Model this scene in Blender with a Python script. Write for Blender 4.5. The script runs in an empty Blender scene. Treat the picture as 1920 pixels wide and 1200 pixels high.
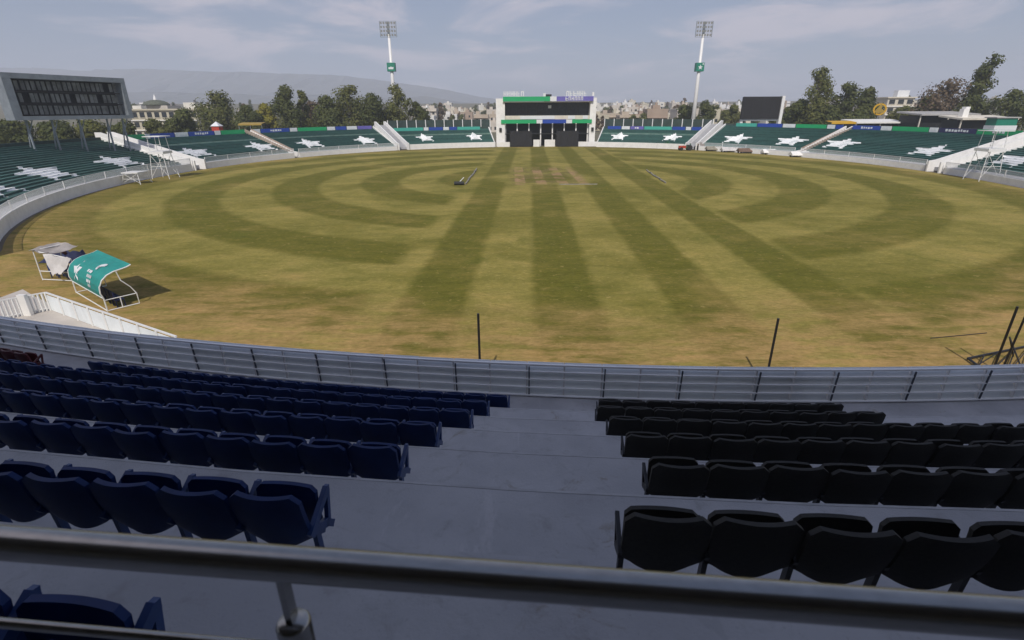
import bpy, math, random
from mathutils import Vector, Matrix
random.seed(7)
R = math.radians
sc = bpy.context.scene
col = sc.collection

# ------------------------------------------------------------------ camera
FPX, PITCH, ROLL, CAMZ = 975.0, R(22.06), R(0.3), 10.0
cam = bpy.data.cameras.new('camera'); camo = bpy.data.objects.new('camera', cam); col.objects.link(camo)
cam.sensor_width = 36.0; cam.lens = FPX / 1920 * 36.0
cam.clip_start = 0.05; cam.clip_end = 20000
fw = Vector((0, math.cos(PITCH), -math.sin(PITCH))); up0 = Vector((0, math.sin(PITCH), math.cos(PITCH))); rt0 = Vector((1, 0, 0))
rt = rt0 * math.cos(ROLL) - up0 * math.sin(ROLL); upv = up0 * math.cos(ROLL) + rt0 * math.sin(ROLL)
M3 = Matrix((rt, upv, -fw)).transposed()
camo.matrix_world = Matrix.Translation((0, 0, CAMZ)) @ M3.to_4x4()
cam.dof.use_dof = True; cam.dof.focus_distance = 45.0; cam.dof.aperture_fstop = 4.5
sc.camera = camo

# ------------------------------------------------------------------ sky, sun, exposure
SUN_EL, SUN_AZ = R(46.0), R(190.0)          # azimuth clockwise from +Y
SKY_STRENGTH, SUN_STRENGTH = 0.088, 3.5
sc.view_settings.view_transform = 'Standard'; sc.view_settings.look = 'None'
sc.view_settings.gamma = 1.0; sc.view_settings.exposure = 0.0; sc.view_settings.use_curve_mapping = False

class NT:
    """tiny expression helper over a node tree"""
    def __init__(s, tree): s.t = tree; s.L = tree.links
    def n(s, typ, **kw):
        nd = s.t.nodes.new(typ)
        for k, v in kw.items(): setattr(nd, k, v)
        return nd
    def inp(s, nd, i, v):
        if v is None: return
        if isinstance(v, bpy.types.NodeSocket): s.L.new(v, nd.inputs[i])
        else: nd.inputs[i].default_value = v
    def m(s, op, a, b=None, c=None, clamp=False):
        nd = s.n('ShaderNodeMath', operation=op, use_clamp=clamp)
        s.inp(nd, 0, a); s.inp(nd, 1, b); s.inp(nd, 2, c); return nd.outputs[0]
    def smooth(s, v, a, b, lo=0.0, hi=1.0):
        nd = s.n('ShaderNodeMapRange', interpolation_type='SMOOTHSTEP')
        s.inp(nd, 0, v)
        for i, q in enumerate((a, b, lo, hi)): nd.inputs[i + 1].default_value = q
        return nd.outputs[0]
    def noise(s, vec, scale, detail=4, rough=0.55, dist=0.0):
        nd = s.n('ShaderNodeTexNoise'); s.inp(nd, 'Vector', vec)
        nd.inputs['Scale'].default_value = scale; nd.inputs['Detail'].default_value = detail
        nd.inputs['Roughness'].default_value = rough; nd.inputs['Distortion'].default_value = dist
        return nd.outputs[0]
    def mix(s, f, a, b, blend='MIX'):
        nd = s.n('ShaderNodeMix', data_type='RGBA', blend_type=blend)
        s.inp(nd, 0, f)
        for i, v in ((6, a), (7, b)):
            if isinstance(v, bpy.types.NodeSocket): s.L.new(v, nd.inputs[i])
            else: nd.inputs[i].default_value = (v[0], v[1], v[2], 1)
        return nd.outputs[2]
    def scale(s, vec, v3):
        nd = s.n('ShaderNodeVectorMath', operation='MULTIPLY'); s.inp(nd, 0, vec); nd.inputs[1].default_value = v3
        return nd.outputs[0]

world = bpy.data.worlds.new('World'); sc.world = world; world.use_nodes = True
wt = world.node_tree; wt.nodes.clear(); w = NT(wt)
sky = w.n('ShaderNodeTexSky', sky_type='NISHITA'); sky.sun_disc = False
sky.sun_elevation = SUN_EL; sky.sun_rotation = SUN_AZ; sky.altitude = 500
sky.air_density = 1.0; sky.dust_density = 2.2; sky.ozone_density = 1.5
tc = w.n('ShaderNodeTexCoord'); sep = w.n('ShaderNodeSeparateXYZ'); w.L.new(tc.outputs['Generated'], sep.inputs[0])
den = w.m('ADD', w.m('MAXIMUM', sep.outputs[2], 0.0), 0.14)
comb = w.n('ShaderNodeCombineXYZ')
w.L.new(w.m('DIVIDE', sep.outputs[0], den), comb.inputs[0]); w.L.new(w.m('DIVIDE', sep.outputs[1], den), comb.inputs[1])
cn = w.noise(comb.outputs[0], 0.9, 8, 0.58, 0.5)
cmask = w.m('MULTIPLY', w.smooth(cn, 0.47, 0.64), 0.72)
hz = w.mix(0.5, sky.outputs[0], (2.3, 2.9, 4.9))            # hazy winter air veiling the blue
wc = w.mix(cmask, hz, (8.6, 7.6, 8.2))
bg = w.n('ShaderNodeBackground'); w.L.new(wc, bg.inputs[0]); bg.inputs[1].default_value = SKY_STRENGTH
wo = w.n('ShaderNodeOutputWorld'); w.L.new(bg.outputs[0], wo.inputs[0])

sun = bpy.data.lights.new('sun', 'SUN'); sun.energy = SUN_STRENGTH; sun.angle = R(0.6); sun.color = (1.0, 0.94, 0.86)
suno = bpy.data.objects.new('sun', sun); col.objects.link(suno)
sdir = Vector((math.sin(SUN_AZ) * math.cos(SUN_EL), math.cos(SUN_AZ) * math.cos(SUN_EL), math.sin(SUN_EL)))
suno.rotation_euler = sdir.to_track_quat('Z', 'Y').to_euler(); suno.location = sdir * 200
sc.cycles.volume_bounces = 1; sc.cycles.max_bounces = 6; sc.cycles.use_denoising = True

# ------------------------------------------------------------------ helpers
def ray(x, y):
    dx, dy = x - 960, y - 600
    a = dx * math.cos(ROLL) - dy * math.sin(ROLL); b = -(dy * math.cos(ROLL) + dx * math.sin(ROLL))
    return Vector((a, FPX * math.cos(PITCH) + b * math.sin(PITCH), b * math.cos(PITCH) - FPX * math.sin(PITCH)))
def at(x, y, D):
    """world point at forward distance D that was measured at this place in the photo"""
    d = ray(x, y); return Vector((0, 0, CAMZ)) + d * (D / d.y)
def gnd(x, y, z=0.0):
    d = ray(x, y); return Vector((0, 0, CAMZ)) + d * ((z - CAMZ) / d.z)

def mat(name, c, rough=0.7, var=0.12, scale=3.0, metal=0.0, bump=0.0, c2=None, spec=None, stretch=None, dirt=0.0, objrand=0.0):
    m = bpy.data.materials.new(name); m.use_nodes = True
    t = m.node_tree; b = t.nodes['Principled BSDF']; q = NT(t)
    co = q.n('ShaderNodeTexCoord').outputs['Object']
    if stretch: co = q.scale(co, stretch)
    n1 = q.noise(co, scale, 6, 0.6)
    f = q.smooth(n1, 0.3, 0.7)
    lo = tuple(x * (1 - var) for x in c); hi = tuple(min(1, x * (1 + var)) for x in c)
    if c2: hi = c2
    colr = q.mix(f, lo, hi)
    if dirt:
        n2 = q.noise(co, scale * 0.31, 8, 0.68, 0.4)
        colr = q.mix(q.m('MULTIPLY', q.smooth(n2, 0.52, 0.72), dirt), colr, tuple(x * 0.45 for x in c))
    if objrand:
        oi = q.n('ShaderNodeObjectInfo').outputs['Random']
        colr = q.mix(q.m('MULTIPLY', oi, objrand), colr, tuple(min(1, x*1.7 + .01) for x in c))
    q.L.new(colr, b.inputs['Base Color'])
    b.inputs['Roughness'].default_value = rough; b.inputs['Metallic'].default_value = metal
    if spec is not None: b.inputs['Specular IOR Level'].default_value = spec
    if bump:
        bn = q.n('ShaderNodeBump'); bn.inputs['Strength'].default_value = bump; bn.inputs['Distance'].default_value = 0.02
        q.L.new(q.noise(co, scale * 6, 5, 0.6), bn.inputs['Height']); q.L.new(bn.outputs[0], b.inputs['Normal'])
    return m

def tag(o, label=None, cat=None, group=None, kind=None):
    if label: o['label'] = label
    if cat: o['category'] = cat
    if group: o['group'] = group
    if kind: o['kind'] = kind
    return o
def empty(name, loc=(0, 0, 0), label=None, cat=None, group=None, rz=0.0):
    o = bpy.data.objects.new(name, None); col.objects.link(o); o.location = loc; o.rotation_euler = (0, 0, rz)
    o.empty_display_size = 0.2
    return tag(o, label, cat, group)

class MB:
    def __init__(s): s.v = []; s.f = []; s.mi = []
    def add(s, vs, fs, mi=0):
        n = len(s.v); s.v += [tuple(p) for p in vs]; s.f += [tuple(i + n for i in f) for f in fs]; s.mi += [mi] * len(fs); return s
    def box(s, lo, hi, mi=0):
        x0, y0, z0 = lo; x1, y1, z1 = hi
        return s.add([(x0,y0,z0),(x1,y0,z0),(x1,y1,z0),(x0,y1,z0),(x0,y0,z1),(x1,y0,z1),(x1,y1,z1),(x0,y1,z1)],
                     [(0,3,2,1),(4,5,6,7),(0,1,5,4),(1,2,6,5),(2,3,7,6),(3,0,4,7)], mi)
    def obox(s, c, ax, ay, az, mi=0):
        c, ax, ay, az = Vector(c), Vector(ax), Vector(ay), Vector(az)
        P = [c + ax*i + ay*j + az*k for k in (-1,1) for j in (-1,1) for i in (-1,1)]
        return s.add(P, [(0,2,3,1),(4,5,7,6),(0,1,5,4),(1,3,7,5),(3,2,6,7),(2,0,4,6)], mi)
    def bar(s, p, q, w, h=None, mi=0, upd=(0,0,1)):
        p, q = Vector(p), Vector(q); h = h or w; d = (q - p); L = d.length; d.normalize(); u = Vector(upd)
        if abs(d.dot(u)) > 0.98: u = Vector((0,1,0))
        sd = d.cross(u).normalized(); u = sd.cross(d)
        return s.obox((p+q)/2, sd*w/2, d*L/2, u*h/2, mi)
    def tube(s, pts, r, n=8, mi=0, cap=True):
        pts = [Vector(p) for p in pts]; rs = r if isinstance(r, (list, tuple)) else [r]*len(pts)
        vs = []; fs = []
        for i, p in enumerate(pts):
            d = (pts[min(i+1, len(pts)-1)] - pts[max(i-1, 0)]).normalized()
            u = Vector((0,0,1)) if abs(d.z) < 0.95 else Vector((1,0,0))
            a = d.cross(u).normalized(); b = a.cross(d)
            for k in range(n):
                th = 2*math.pi*k/n; vs.append(p + (a*math.cos(th) + b*math.sin(th))*rs[i])
        for i in range(len(pts)-1):
            for k in range(n):
                fs.append((i*n+k, i*n+(k+1)%n, (i+1)*n+(k+1)%n, (i+1)*n+k))
        if cap: fs.append(tuple(range(n-1,-1,-1))); fs.append(tuple(range((len(pts)-1)*n, len(pts)*n)))
        return s.add(vs, fs, mi)
    def sweep(s, rings, mi=0, cap=True, closed=True):
        """rings: list of equal-length point lists"""
        n = len(rings[0]); vs = [p for r in rings for p in r]; fs = []
        for i in range(len(rings)-1):
            for k in range(n if closed else n-1):
                fs.append((i*n+k, i*n+(k+1)%n, (i+1)*n+(k+1)%n, (i+1)*n+k))
        if cap and closed: fs.append(tuple(range(n-1,-1,-1))); fs.append(tuple(range((len(rings)-1)*n, len(rings)*n)))
        return s.add(vs, fs, mi)
    def prism(s, poly, axis, mi=0):
        """poly: 3D points, axis: extrusion vector"""
        n = len(poly); a = Vector(axis); vs = [Vector(p) for p in poly] + [Vector(p)+a for p in poly]
        fs = [tuple(range(n-1,-1,-1)), tuple(range(n, 2*n))] + [(k, (k+1)%n, n+(k+1)%n, n+k) for k in range(n)]
        return s.add(vs, fs, mi)
    def mesh(s, name, mats, smooth=False, off=None, sharp=False):
        me = bpy.data.meshes.new(name)
        vs = s.v if off is None else [(x-off[0], y-off[1], z-off[2]) for x, y, z in s.v]
        me.from_pydata(vs, [], s.f)
        for m in (mats if isinstance(mats, (list, tuple)) else [mats]): me.materials.append(m)
        me.polygons.foreach_set('material_index', s.mi)
        if smooth: me.polygons.foreach_set('use_smooth', [True]*len(me.polygons))
        import bmesh
        if len(s.f) < 60000:
            bm = bmesh.new(); bm.from_mesh(me); bmesh.ops.recalc_face_normals(bm, faces=bm.faces); bm.to_mesh(me); bm.free()
        if sharp: me.set_sharp_from_angle(angle=R(38))
        me.update(); return me
    def build(s, name, mats, parent=None, smooth=False, world=True, **tg):
        """world=True: vertices are in world space, the parent is an unrotated Empty"""
        off = None
        if parent is not None and world:
            off = Vector((0,0,0)); p = parent
            while p is not None: off = off + Vector(p.location); p = p.parent
        o = bpy.data.objects.new(name, s.mesh(name, mats, smooth, off)); col.objects.link(o)
        if parent is not None: o.parent = parent
        return tag(o, **tg)
def inst(name, me, parent=None, loc=(0,0,0), rot=(0,0,0), scale=(1,1,1)):
    o = bpy.data.objects.new(name, me); col.objects.link(o); o.parent = parent
    o.location = loc; o.rotation_euler = rot; o.scale = scale; return o
ORD = ['first','second','third','fourth','fifth','sixth','seventh','eighth','ninth','tenth','eleventh','twelfth','thirteenth',
       'fourteenth','fifteenth','sixteenth','seventeenth','eighteenth','nineteenth','twentieth','twenty-first','twenty-second',
       'twenty-third','twenty-fourth','twenty-fifth','twenty-sixth','twenty-seventh','twenty-eighth']

# ------------------------------------------------------------------ materials
M = {}
M['white'] = mat('white_paint', (.82,.81,.79), .55, .05, 1.2, dirt=.22)
M['whitemetal'] = mat('white_painted_metal', (.78,.78,.77), .4, .05, 4)
M['cream'] = mat('cream_render', (.68,.63,.54), .8, .08, .6, dirt=.3)
M['star'] = mat('white_seat_paint', (.90,.91,.91), .5, .04, 2)
M['green'] = mat('dark_green_bench', (.046,.135,.117), .55, .22, 1.1, dirt=.3, objrand=.5)
M['greenold'] = mat('worn_green_bench', (.044,.115,.098), .6, .30, .9, dirt=.6, objrand=.5)
M['concrete'] = mat('terrace_concrete', (.40,.405,.425), .85, .10, .9, bump=.25, dirt=.45)
def floor_material():
    m = bpy.data.materials.new('stained_terrace_concrete'); m.use_nodes = True; t = m.node_tree; q = NT(t); bs = t.nodes['Principled BSDF']
    geo = q.n('ShaderNodeNewGeometry').outputs['Position']
    n1 = q.noise(geo, .9, 6, .6); n2 = q.noise(geo, 4.5, 8, .7, .4); n3 = q.noise(geo, 38, 4, .7)
    cl = q.mix(q.smooth(n1, .3, .7), (.36,.365,.38), (.455,.46,.475))
    cl = q.mix(q.smooth(n2, .52, .70, 0, .45), cl, (.255,.25,.245))
    cl = q.mix(q.smooth(q.noise(geo, 1.7, 7, .72, .9), .61, .70, 0, .55), cl, (.235,.205,.150))
    cl = q.mix(q.smooth(q.noise(q.scale(geo, (1,.25,1)), 2.6, 7, .75, .3), .60, .68, 0, .4), cl, (.55,.55,.56))
    cl = q.mix(q.smooth(n3, .60, .75, 0, .5), cl, (.22,.22,.225))
    vor = q.n('ShaderNodeTexVoronoi', feature='DISTANCE_TO_EDGE'); q.L.new(geo, vor.inputs['Vector']); vor.inputs['Scale'].default_value = .3
    cr = q.m('ADD', vor.outputs['Distance'], q.m('MULTIPLY', q.noise(geo, 3, 5, .7), .03))
    cl = q.mix(q.m('MULTIPLY', q.smooth(cr, .014, .018, 1, 0), .12), cl, (.13,.13,.13))
    q.L.new(cl, bs.inputs['Base Color']); bs.inputs['Roughness'].default_value = .82
    bp = q.n('ShaderNodeBump'); bp.inputs['Strength'].default_value = .35; bp.inputs['Distance'].default_value = .01
    q.L.new(n3, bp.inputs['Height']); q.L.new(bp.outputs[0], bs.inputs['Normal']); return m
M['floor'] = floor_material()
M['nosing'] = mat('worn_step_edge', (.43,.435,.445), .8, .15, 3, dirt=.6)
M['apron'] = mat('apron_concrete', (.50,.46,.42), .9, .1, .5, bump=.2, dirt=.3)
M['stone'] = mat('aisle_concrete', (.36,.29,.24), .9, .2, .8, dirt=.4)
M['blue'] = mat('dark_blue_plastic', (.005,.021,.092), .5, .2, 5, spec=.2, dirt=.3, objrand=.25)
M['bluearm'] = mat('blue_plastic_arm', (.012,.042,.150), .4, .12, 6)
M['black'] = mat('charcoal_fabric', (.021,.020,.017), .75, .25, 40, bump=.15, objrand=.25)
M['blackframe'] = mat('black_metal', (.015,.015,.017), .45, .1, 10)
M['red'] = mat('dark_red_plastic', (.07,.004,.008), .45, .15, 6)
M['steel'] = mat('brushed_steel', (.36,.355,.34), .25, .08, 30, metal=1.0, stretch=(1,1,14))
M['fence'] = mat('fence_white_sheet', (.82,.87,.90), .55, .06, .8, dirt=.3)
M['fencerail'] = mat('fence_rail_white', (.84,.86,.87), .45, .04, 2, dirt=.2)
M['fencedark'] = mat('fence_prop_dark', (.06,.07,.09), .6, .1, 4)
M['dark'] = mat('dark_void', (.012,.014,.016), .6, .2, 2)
M['screen'] = mat('black_screen_cloth', (.012,.012,.015), .75, .2, 1.5)
M['galv'] = mat('galvanised_frame', (.24,.27,.30), .55, .12, 1.0, metal=.2, dirt=.4)
M['panel'] = mat('scoreboard_panel', (.15,.16,.16), .7, .4, .8, dirt=.7)
M['adgreen'] = mat('board_green', (.01,.36,.13), .45, .05, 1)
M['adteal'] = mat('board_teal', (.06,.40,.32), .45, .05, 1)
M['adblue'] = mat('board_blue', (.015,.06,.36), .45, .06, 1)
M['advio'] = mat('board_violet', (.14,.12,.42), .45, .06, 1)
M['adnavy'] = mat('board_navy', (.03,.03,.10), .45, .06, 1)
M['adwhite'] = mat('board_white', (.72,.74,.76), .45, .04, 1)
M['yellow'] = mat('yellow_paint', (.62,.36,.02), .5, .1, 2)
M['orange'] = mat('orange_sheet', (.36,.25,.05), .6, .1, 2)
M['tarpgreen'] = mat('teal_canopy_fabric', (.015,.26,.23), .6, .10, 1.5, bump=.1)
M['tarp2'] = mat('teal_blue_canopy_fabric', (.02,.22,.32), .6, .10, 1.5)
M['tarpwhite'] = mat('dusty_white_canopy', (.55,.53,.52), .75, .15, 1.2, dirt=.4)
M['covergrey2'] = mat('dusty_grey_canopy', (.36,.33,.31), .8, .2, 1.2, dirt=.5)
M['navy'] = mat('navy_fabric', (.012,.018,.07), .7, .2, 4)
M['redpaint'] = mat('red_machine_paint', (.45,.05,.025), .45, .1, 3)
M['greenpaint'] = mat('green_machine_paint', (.02,.10,.04), .5, .1, 3)
M['rubber'] = mat('tyre_rubber', (.02,.02,.02), .85, .2, 8)
M['brown'] = mat('brown_cart_wood', (.16,.10,.07), .8, .25, 4)
M['bark'] = mat('bark', (.16,.12,.085), .9, .25, 6, bump=.4)
M['barkpale'] = mat('pale_bark', (.36,.32,.27), .9, .2, 4)
M['roofgrey'] = mat('grey_sheet_roof', (.42,.41,.40), .6, .12, .4)
M['glass'] = mat('dark_window', (.03,.035,.04), .2, .3, 2)
M['meshgreen'] = mat('dark_green_netting', (.035,.060,.055), .8, .2, 1)
HOUSE = [mat('house_wall_%d' % i, c, .85, .08, .25, dirt=.25) for i, c in enumerate(
    [(.60,.55,.46),(.66,.64,.59),(.46,.39,.31),(.55,.50,.44),(.36,.28,.22),(.70,.69,.67),(.50,.46,.36)])]

def leafmat(name, a, b, c):
    m = bpy.data.materials.new(name); m.use_nodes = True; t = m.node_tree; q = NT(t); bs = t.nodes['Principled BSDF']
    geo = q.n('ShaderNodeNewGeometry'); co = q.n('ShaderNodeTexCoord').outputs['Object']
    n1 = q.noise(co, .35, 3, .6)
    cl = q.mix(q.smooth(n1, .35, .65), a, b)
    cl = q.mix(q.m('MULTIPLY', geo.outputs['Random Per Island'], .40), cl, c)
    q.L.new(cl, bs.inputs['Base Color']); bs.inputs['Roughness'].default_value = .65
    bs.inputs['Specular IOR Level'].default_value = .2
    tr = q.n('ShaderNodeBsdfTranslucent'); q.L.new(cl, tr.inputs[0])
    ad = q.n('ShaderNodeMixShader'); ad.inputs[0].default_value = .32
    q.L.new(bs.outputs[0], ad.inputs[1]); q.L.new(tr.outputs[0], ad.inputs[2])
    q.L.new(ad.outputs[0], t.nodes['Material Output'].inputs[0]); return m
LEAF = {'olive': leafmat('leaf_olive', (.125,.140,.036), (.180,.182,.056), (.075,.090,.026)),
        'dark': leafmat('leaf_dark', (.085,.105,.030), (.135,.147,.046), (.052,.066,.022)),
        'bright': leafmat('leaf_bright', (.095,.118,.030), (.145,.158,.048), (.062,.076,.026)),
        'yellow': leafmat('leaf_yellow', (.28,.26,.035), (.34,.30,.05), (.18,.18,.03)),
        'brown': leafmat('leaf_brown', (.15,.110,.070), (.20,.145,.098), (.10,.085,.050))}

# ------------------------------------------------------------------ ground, field
CX, CY, EA, EB = 6.0, 88.0, 64.0, 70.0       # the boundary oval
def E(t, o, z): return Vector((CX + (EA+o)*math.cos(t), CY + (EB+o)*math.sin(t), z))
def hgt(r): 
    k = max(0.0, min(1.0, (r-240)/900)); return 22*k*k*(3-2*k)
g = MB(); NA = 72; RR = [0, 120, 200, 260, 330, 420, 520, 640, 800, 1000, 1300, 1800, 2600, 3600, 5100]
vs = []; fs = []
for r in RR:
    for a in range(NA):
        th = 2*math.pi*a/NA; vs.append((r*math.cos(th), 60 + r*math.sin(th), -0.03 + hgt(r)))
for i in range(len(RR)-1):
    for a in range(NA): fs.append((i*NA+a, i*NA+(a+1)%NA, (i+1)*NA+(a+1)%NA, (i+1)*NA+a))
g.add(vs, fs)
g.build('ground', mat('dry_earth', (.20,.17,.12), .95, .25, .03, c2=(.13,.13,.07)), kind='structure')

def grass_material():
    m = bpy.data.materials.new('mown_grass'); m.use_nodes = True; t = m.node_tree; q = NT(t); bs = t.nodes['Principled BSDF']
    co = q.n('ShaderNodeTexCoord').outputs['Object']; sp = q.n('ShaderNodeSeparateXYZ'); q.L.new(co, sp.inputs[0])
    x, y = sp.outputs[0], sp.outputs[1]
    wob = q.m('MULTIPLY', q.m('SUBTRACT', q.noise(co, .09, 3), .5), 2.2)
    wob2 = q.m('MULTIPLY', q.m('SUBTRACT', q.noise(co, .8, 3), .5), .7)
    u = q.m('SUBTRACT', q.m('SUBTRACT', x, 1.2), q.m('MULTIPLY', q.m('SUBTRACT', y, 27.9), .034))
    uw = q.m('ADD', u, q.m('ADD', q.m('MULTIPLY', wob, .2), wob2))
    def band(v, period, a0):
        fr = q.m('FRACT', q.m('ADD', q.m('DIVIDE', v, period), a0))
        tri = q.m('ABSOLUTE', q.m('SUBTRACT', fr, .5))            # 0.25 = edge
        return q.smooth(tri, .20, .30)
    straight = band(uw, 7.5, .25)
    dx = q.m('SUBTRACT', x, 5.0); dy = q.m('SUBTRACT', y, 84.0)
    r = q.m('SQRT', q.m('ADD', q.m('MULTIPLY', dx, dx), q.m('MULTIPLY', dy, dy)))
    rw = q.m('ADD', r, q.m('ADD', q.m('MULTIPLY', wob, .45), wob2))
    rings = band(q.m('SUBTRACT', rw, 22.0), 11.5, .25)
    side = q.m('MULTIPLY', q.smooth(uw, -10.2, -8.8), q.smooth(uw, 18.6, 20.0, 1.0, 0.0))
    ns = q.noise(co, .05, 2)
    side = q.m('MULTIPLY', side, q.smooth(q.m('ADD', r, q.m('MULTIPLY', ns, 3)), 8.0, 11.0))
    lite = q.m('ADD', q.m('MULTIPLY', straight, side), q.m('MULTIPLY', rings, q.m('SUBTRACT', 1.0, side)))
    patch = q.noise(co, .11, 6, .62, .3)
    strk = q.noise(q.scale(co, (.35, 1.0, 1.0)), 1.1, 5, .65)
    fine = q.noise(q.scale(co, (.55, 1.0, 1.0)), 5.5, 6, .75)
    lite = q.m('MULTIPLY', lite, q.smooth(patch, .30, .61, .28, 1.0))
    cl = q.mix(lite, (.150,.142,.024), (.300,.258,.068))
    dry = q.m('ADD', q.m('MULTIPLY', q.smooth(patch, .48, .74), .55), q.m('MULTIPLY', q.smooth(strk, .52, .75), .40))
    cl = q.mix(q.m('MULTIPLY', dry, .75), cl, (.420,.310,.105))
    cl = q.mix(q.smooth(q.noise(co, .19, 5, .6, .6), .55, .72, 0, .55), cl, (.120,.135,.020))
    # worn ring inside the boundary, widest towards the near stand
    ex = q.m('DIVIDE', q.m('SUBTRACT', x, CX), EA); ey = q.m('DIVIDE', q.m('SUBTRACT', y, CY), EB)
    er = q.m('SQRT', q.m('ADD', q.m('MULTIPLY', ex, ex), q.m('MULTIPLY', ey, ey)))
    ern = q.m('ADD', er, q.m('MULTIPLY', q.m('SUBTRACT', patch, .5), .22))
    near = q.smooth(y, 20.0, 70.0, 1.0, .30)
    cl = q.mix(q.m('MULTIPLY', q.smooth(ern, .85, .98), q.m('MULTIPLY', near, q.smooth(strk, .34, .60, .15, .95))), cl, (.430,.285,.115))
    # pitch square
    sq = q.m('MULTIPLY', q.m('MULTIPLY', q.smooth(x, -1.0, .6), q.smooth(x, 10.2, 12.0, 1, 0)), q.m('MULTIPLY', q.smooth(y, 75.5, 77.0), q.smooth(y, 98.0, 102.0, 1, 0)))
    strip = q.m('FRACT', q.m('DIVIDE', q.m('ADD', x, 1.0), 3.1))
    sqc = q.mix(q.smooth(strip, .45, .55), (.20,.165,.055), (.38,.245,.135))
    cl = q.mix(q.m('MULTIPLY', sq, q.smooth(q.noise(co, .30, 6, .7, .4), .42, .58, .05, .9)), cl, sqc)
    cl = q.mix(q.smooth(fine, .30, .68, .0, .75), cl, q.mix(1.0, cl, (.60,.62,.56), 'MULTIPLY'))
    cl = q.mix(q.smooth(q.noise(q.scale(co, (.6,1,1)), 2.6, 6, .8, .6), .50, .66, 0, .55), cl, q.mix(1.0, cl, (1.38,1.30,1.45), 'MULTIPLY'))
    mott = q.noise(q.scale(co, (.45, 1.0, 1.0)), .75, 6, .72, .5)
    cl = q.mix(q.smooth(mott, .48, .66, 0, .45), cl, q.mix(1.0, cl, (1.32,1.22,1.25), 'MULTIPLY'))
    cl = q.mix(q.smooth(mott, .36, .52, .50, 0), cl, q.mix(1.0, cl, (.68,.74,.60), 'MULTIPLY'))
    grit = q.noise(co, 1.9, 4, .7)
    cl = q.mix(q.smooth(grit, .57, .72, 0, .55), cl, (.40,.31,.12))
    q.L.new(cl, bs.inputs['Base Color']); bs.inputs['Roughness'].default_value = .95
    bs.inputs['Specular IOR Level'].default_value = .1
    bp = q.n('ShaderNodeBump'); bp.inputs['Strength'].default_value = .5; bp.inputs['Distance'].default_value = .05
    q.L.new(fine, bp.inputs['Height']); q.L.new(bp.outputs[0], bs.inputs['Normal'])
    return m
def ring_sheet(name, o0, o1, z, m, n=180, **tg):
    b = MB(); vs = []; fs = []
    for i in range(n):
        t = 2*math.pi*i/n; vs += [E(t, o0, z), E(t, o1, z)]
    for i in range(n): j = (i+1) % n; fs.append((2*i, 2*j, 2*j+1, 2*i+1))
    b.add(vs, fs); return b.build(name, m, **tg)
b = MB(); n = 180
def oedge(t):
    d = math.degrees(t) % 360
    k = max(0, min(1, (d-243)/6)) * max(0, min(1, (332-d)/6)); k2 = max(0, min(1, (d-224)/5)) * max(0, min(1, (332-d)/6))
    return -.45 + 1.5*k2 + 4.0*k*k*(3-2*k)
b.add([E(2*math.pi*i/n, oedge(2*math.pi*i/n), 0.0) for i in range(n)], [tuple(range(n))])
b.build('outfield', grass_material(), kind='structure')
ring_sheet('perimeter_track', -.9, 1.0, -.010, mat('dusty_track', (.20,.165,.11), .95, .25, .5, c2=(.13,.11,.085), dirt=.4), kind='structure')

# ------------------------------------------------------------------ far hills
def ridge(name, D, pts, depth, m):
    b = MB(); rows = []
    xs = []
    for i in range(len(pts)-1):
        (x0,y0),(x1,y1) = pts[i], pts[i+1]; k = max(2, int(abs(x1-x0)/14))
        for j in range(k): xs.append((x0+(x1-x0)*j/k, y0+(y1-y0)*j/k))
    xs.append(pts[-1]); rnd = random.Random(name)
    N = 7
    for j in range(N+1):
        s = j/N; row = []
        for i, (x, y) in enumerate(xs):
            top = at(x, y + .8*math.sin(i*.5) + rnd.uniform(-.5, .5), D)
            base = Vector((top.x*(1-.0), D - depth, 10)); 
            p = base.lerp(top, s); p.z = 10 + (top.z-10)*(s**1.25) * (1 + (.03*math.sin(i*1.1+j*2.1) if 0 < j < N else 0)); p.y += rnd.uniform(-40, 40)
            row.append(p)
        rows.append(row)
    back = [Vector((p.x, p.y + depth, 8)) for p in rows[-1]]
    b.sweep(rows + [back], closed=False, cap=False); b.build(name, m, smooth=False, kind='structure')
hill = mat('dry_winter_hill', (.13,.14,.14), .95, .06, .01, c2=(.15,.15,.145))
ridge('hills', 3000, [(-420,128),(-200,120),(0,126),(140,131),(250,129),(330,131),(430,135),(520,137),(620,141),(700,148),(770,158),(840,170),(900,181),(980,191),(1080,197)], 700, hill)
ridge('foothills', 2100, [(-420,178),(-100,172),(120,176),(330,172),(520,180),(640,176),(730,183),(800,181),(850,190),(930,196),(1010,199)], 500, hill)

# ------------------------------------------------------------------ the near grandstand
C2 = Vector((8.0, 88.0, 0)); R1 = 86.02; PIT = 1.445; RISE = .70; SEATH = .83
def NP(r, x, z):
    """point of the near stand: radius r about the stand's centre, at lateral position x"""
    th = math.asin((x - 8.0)/r); return Vector((x, 88.0 - r*math.cos(th), z))
def rowR(k): return R1 - PIT*(k-1)
def rowZ(k): return CAMZ - (2.14 + SEATH + RISE*(k-1))           # floor of row k
M['rearwall'] = mat('unseen_grey_soffit', (.20,.19,.18), .8, .2, .5)  # grey of the unseen roof and back wall, picked to cut bounced light
stand = empty('grandstand', (0, 4, 0), 'shaded grey concrete grandstand terrace with deep steps in the foreground', 'grandstand')
XL, XR = -34.0, 34.0
def arcbox(b, r0, r1, z0, z1, x0, x1, n=24, mi=0):
    rings = []
    for i in range(n+1):
        x = x0 + (x1-x0)*i/n
        rings.append([NP(r0, x, z0), NP(r0, x, z1), NP(r1, x, z1), NP(r1, x, z0)])
    b.sweep(rings, mi)
FENCER = 77.36
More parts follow.
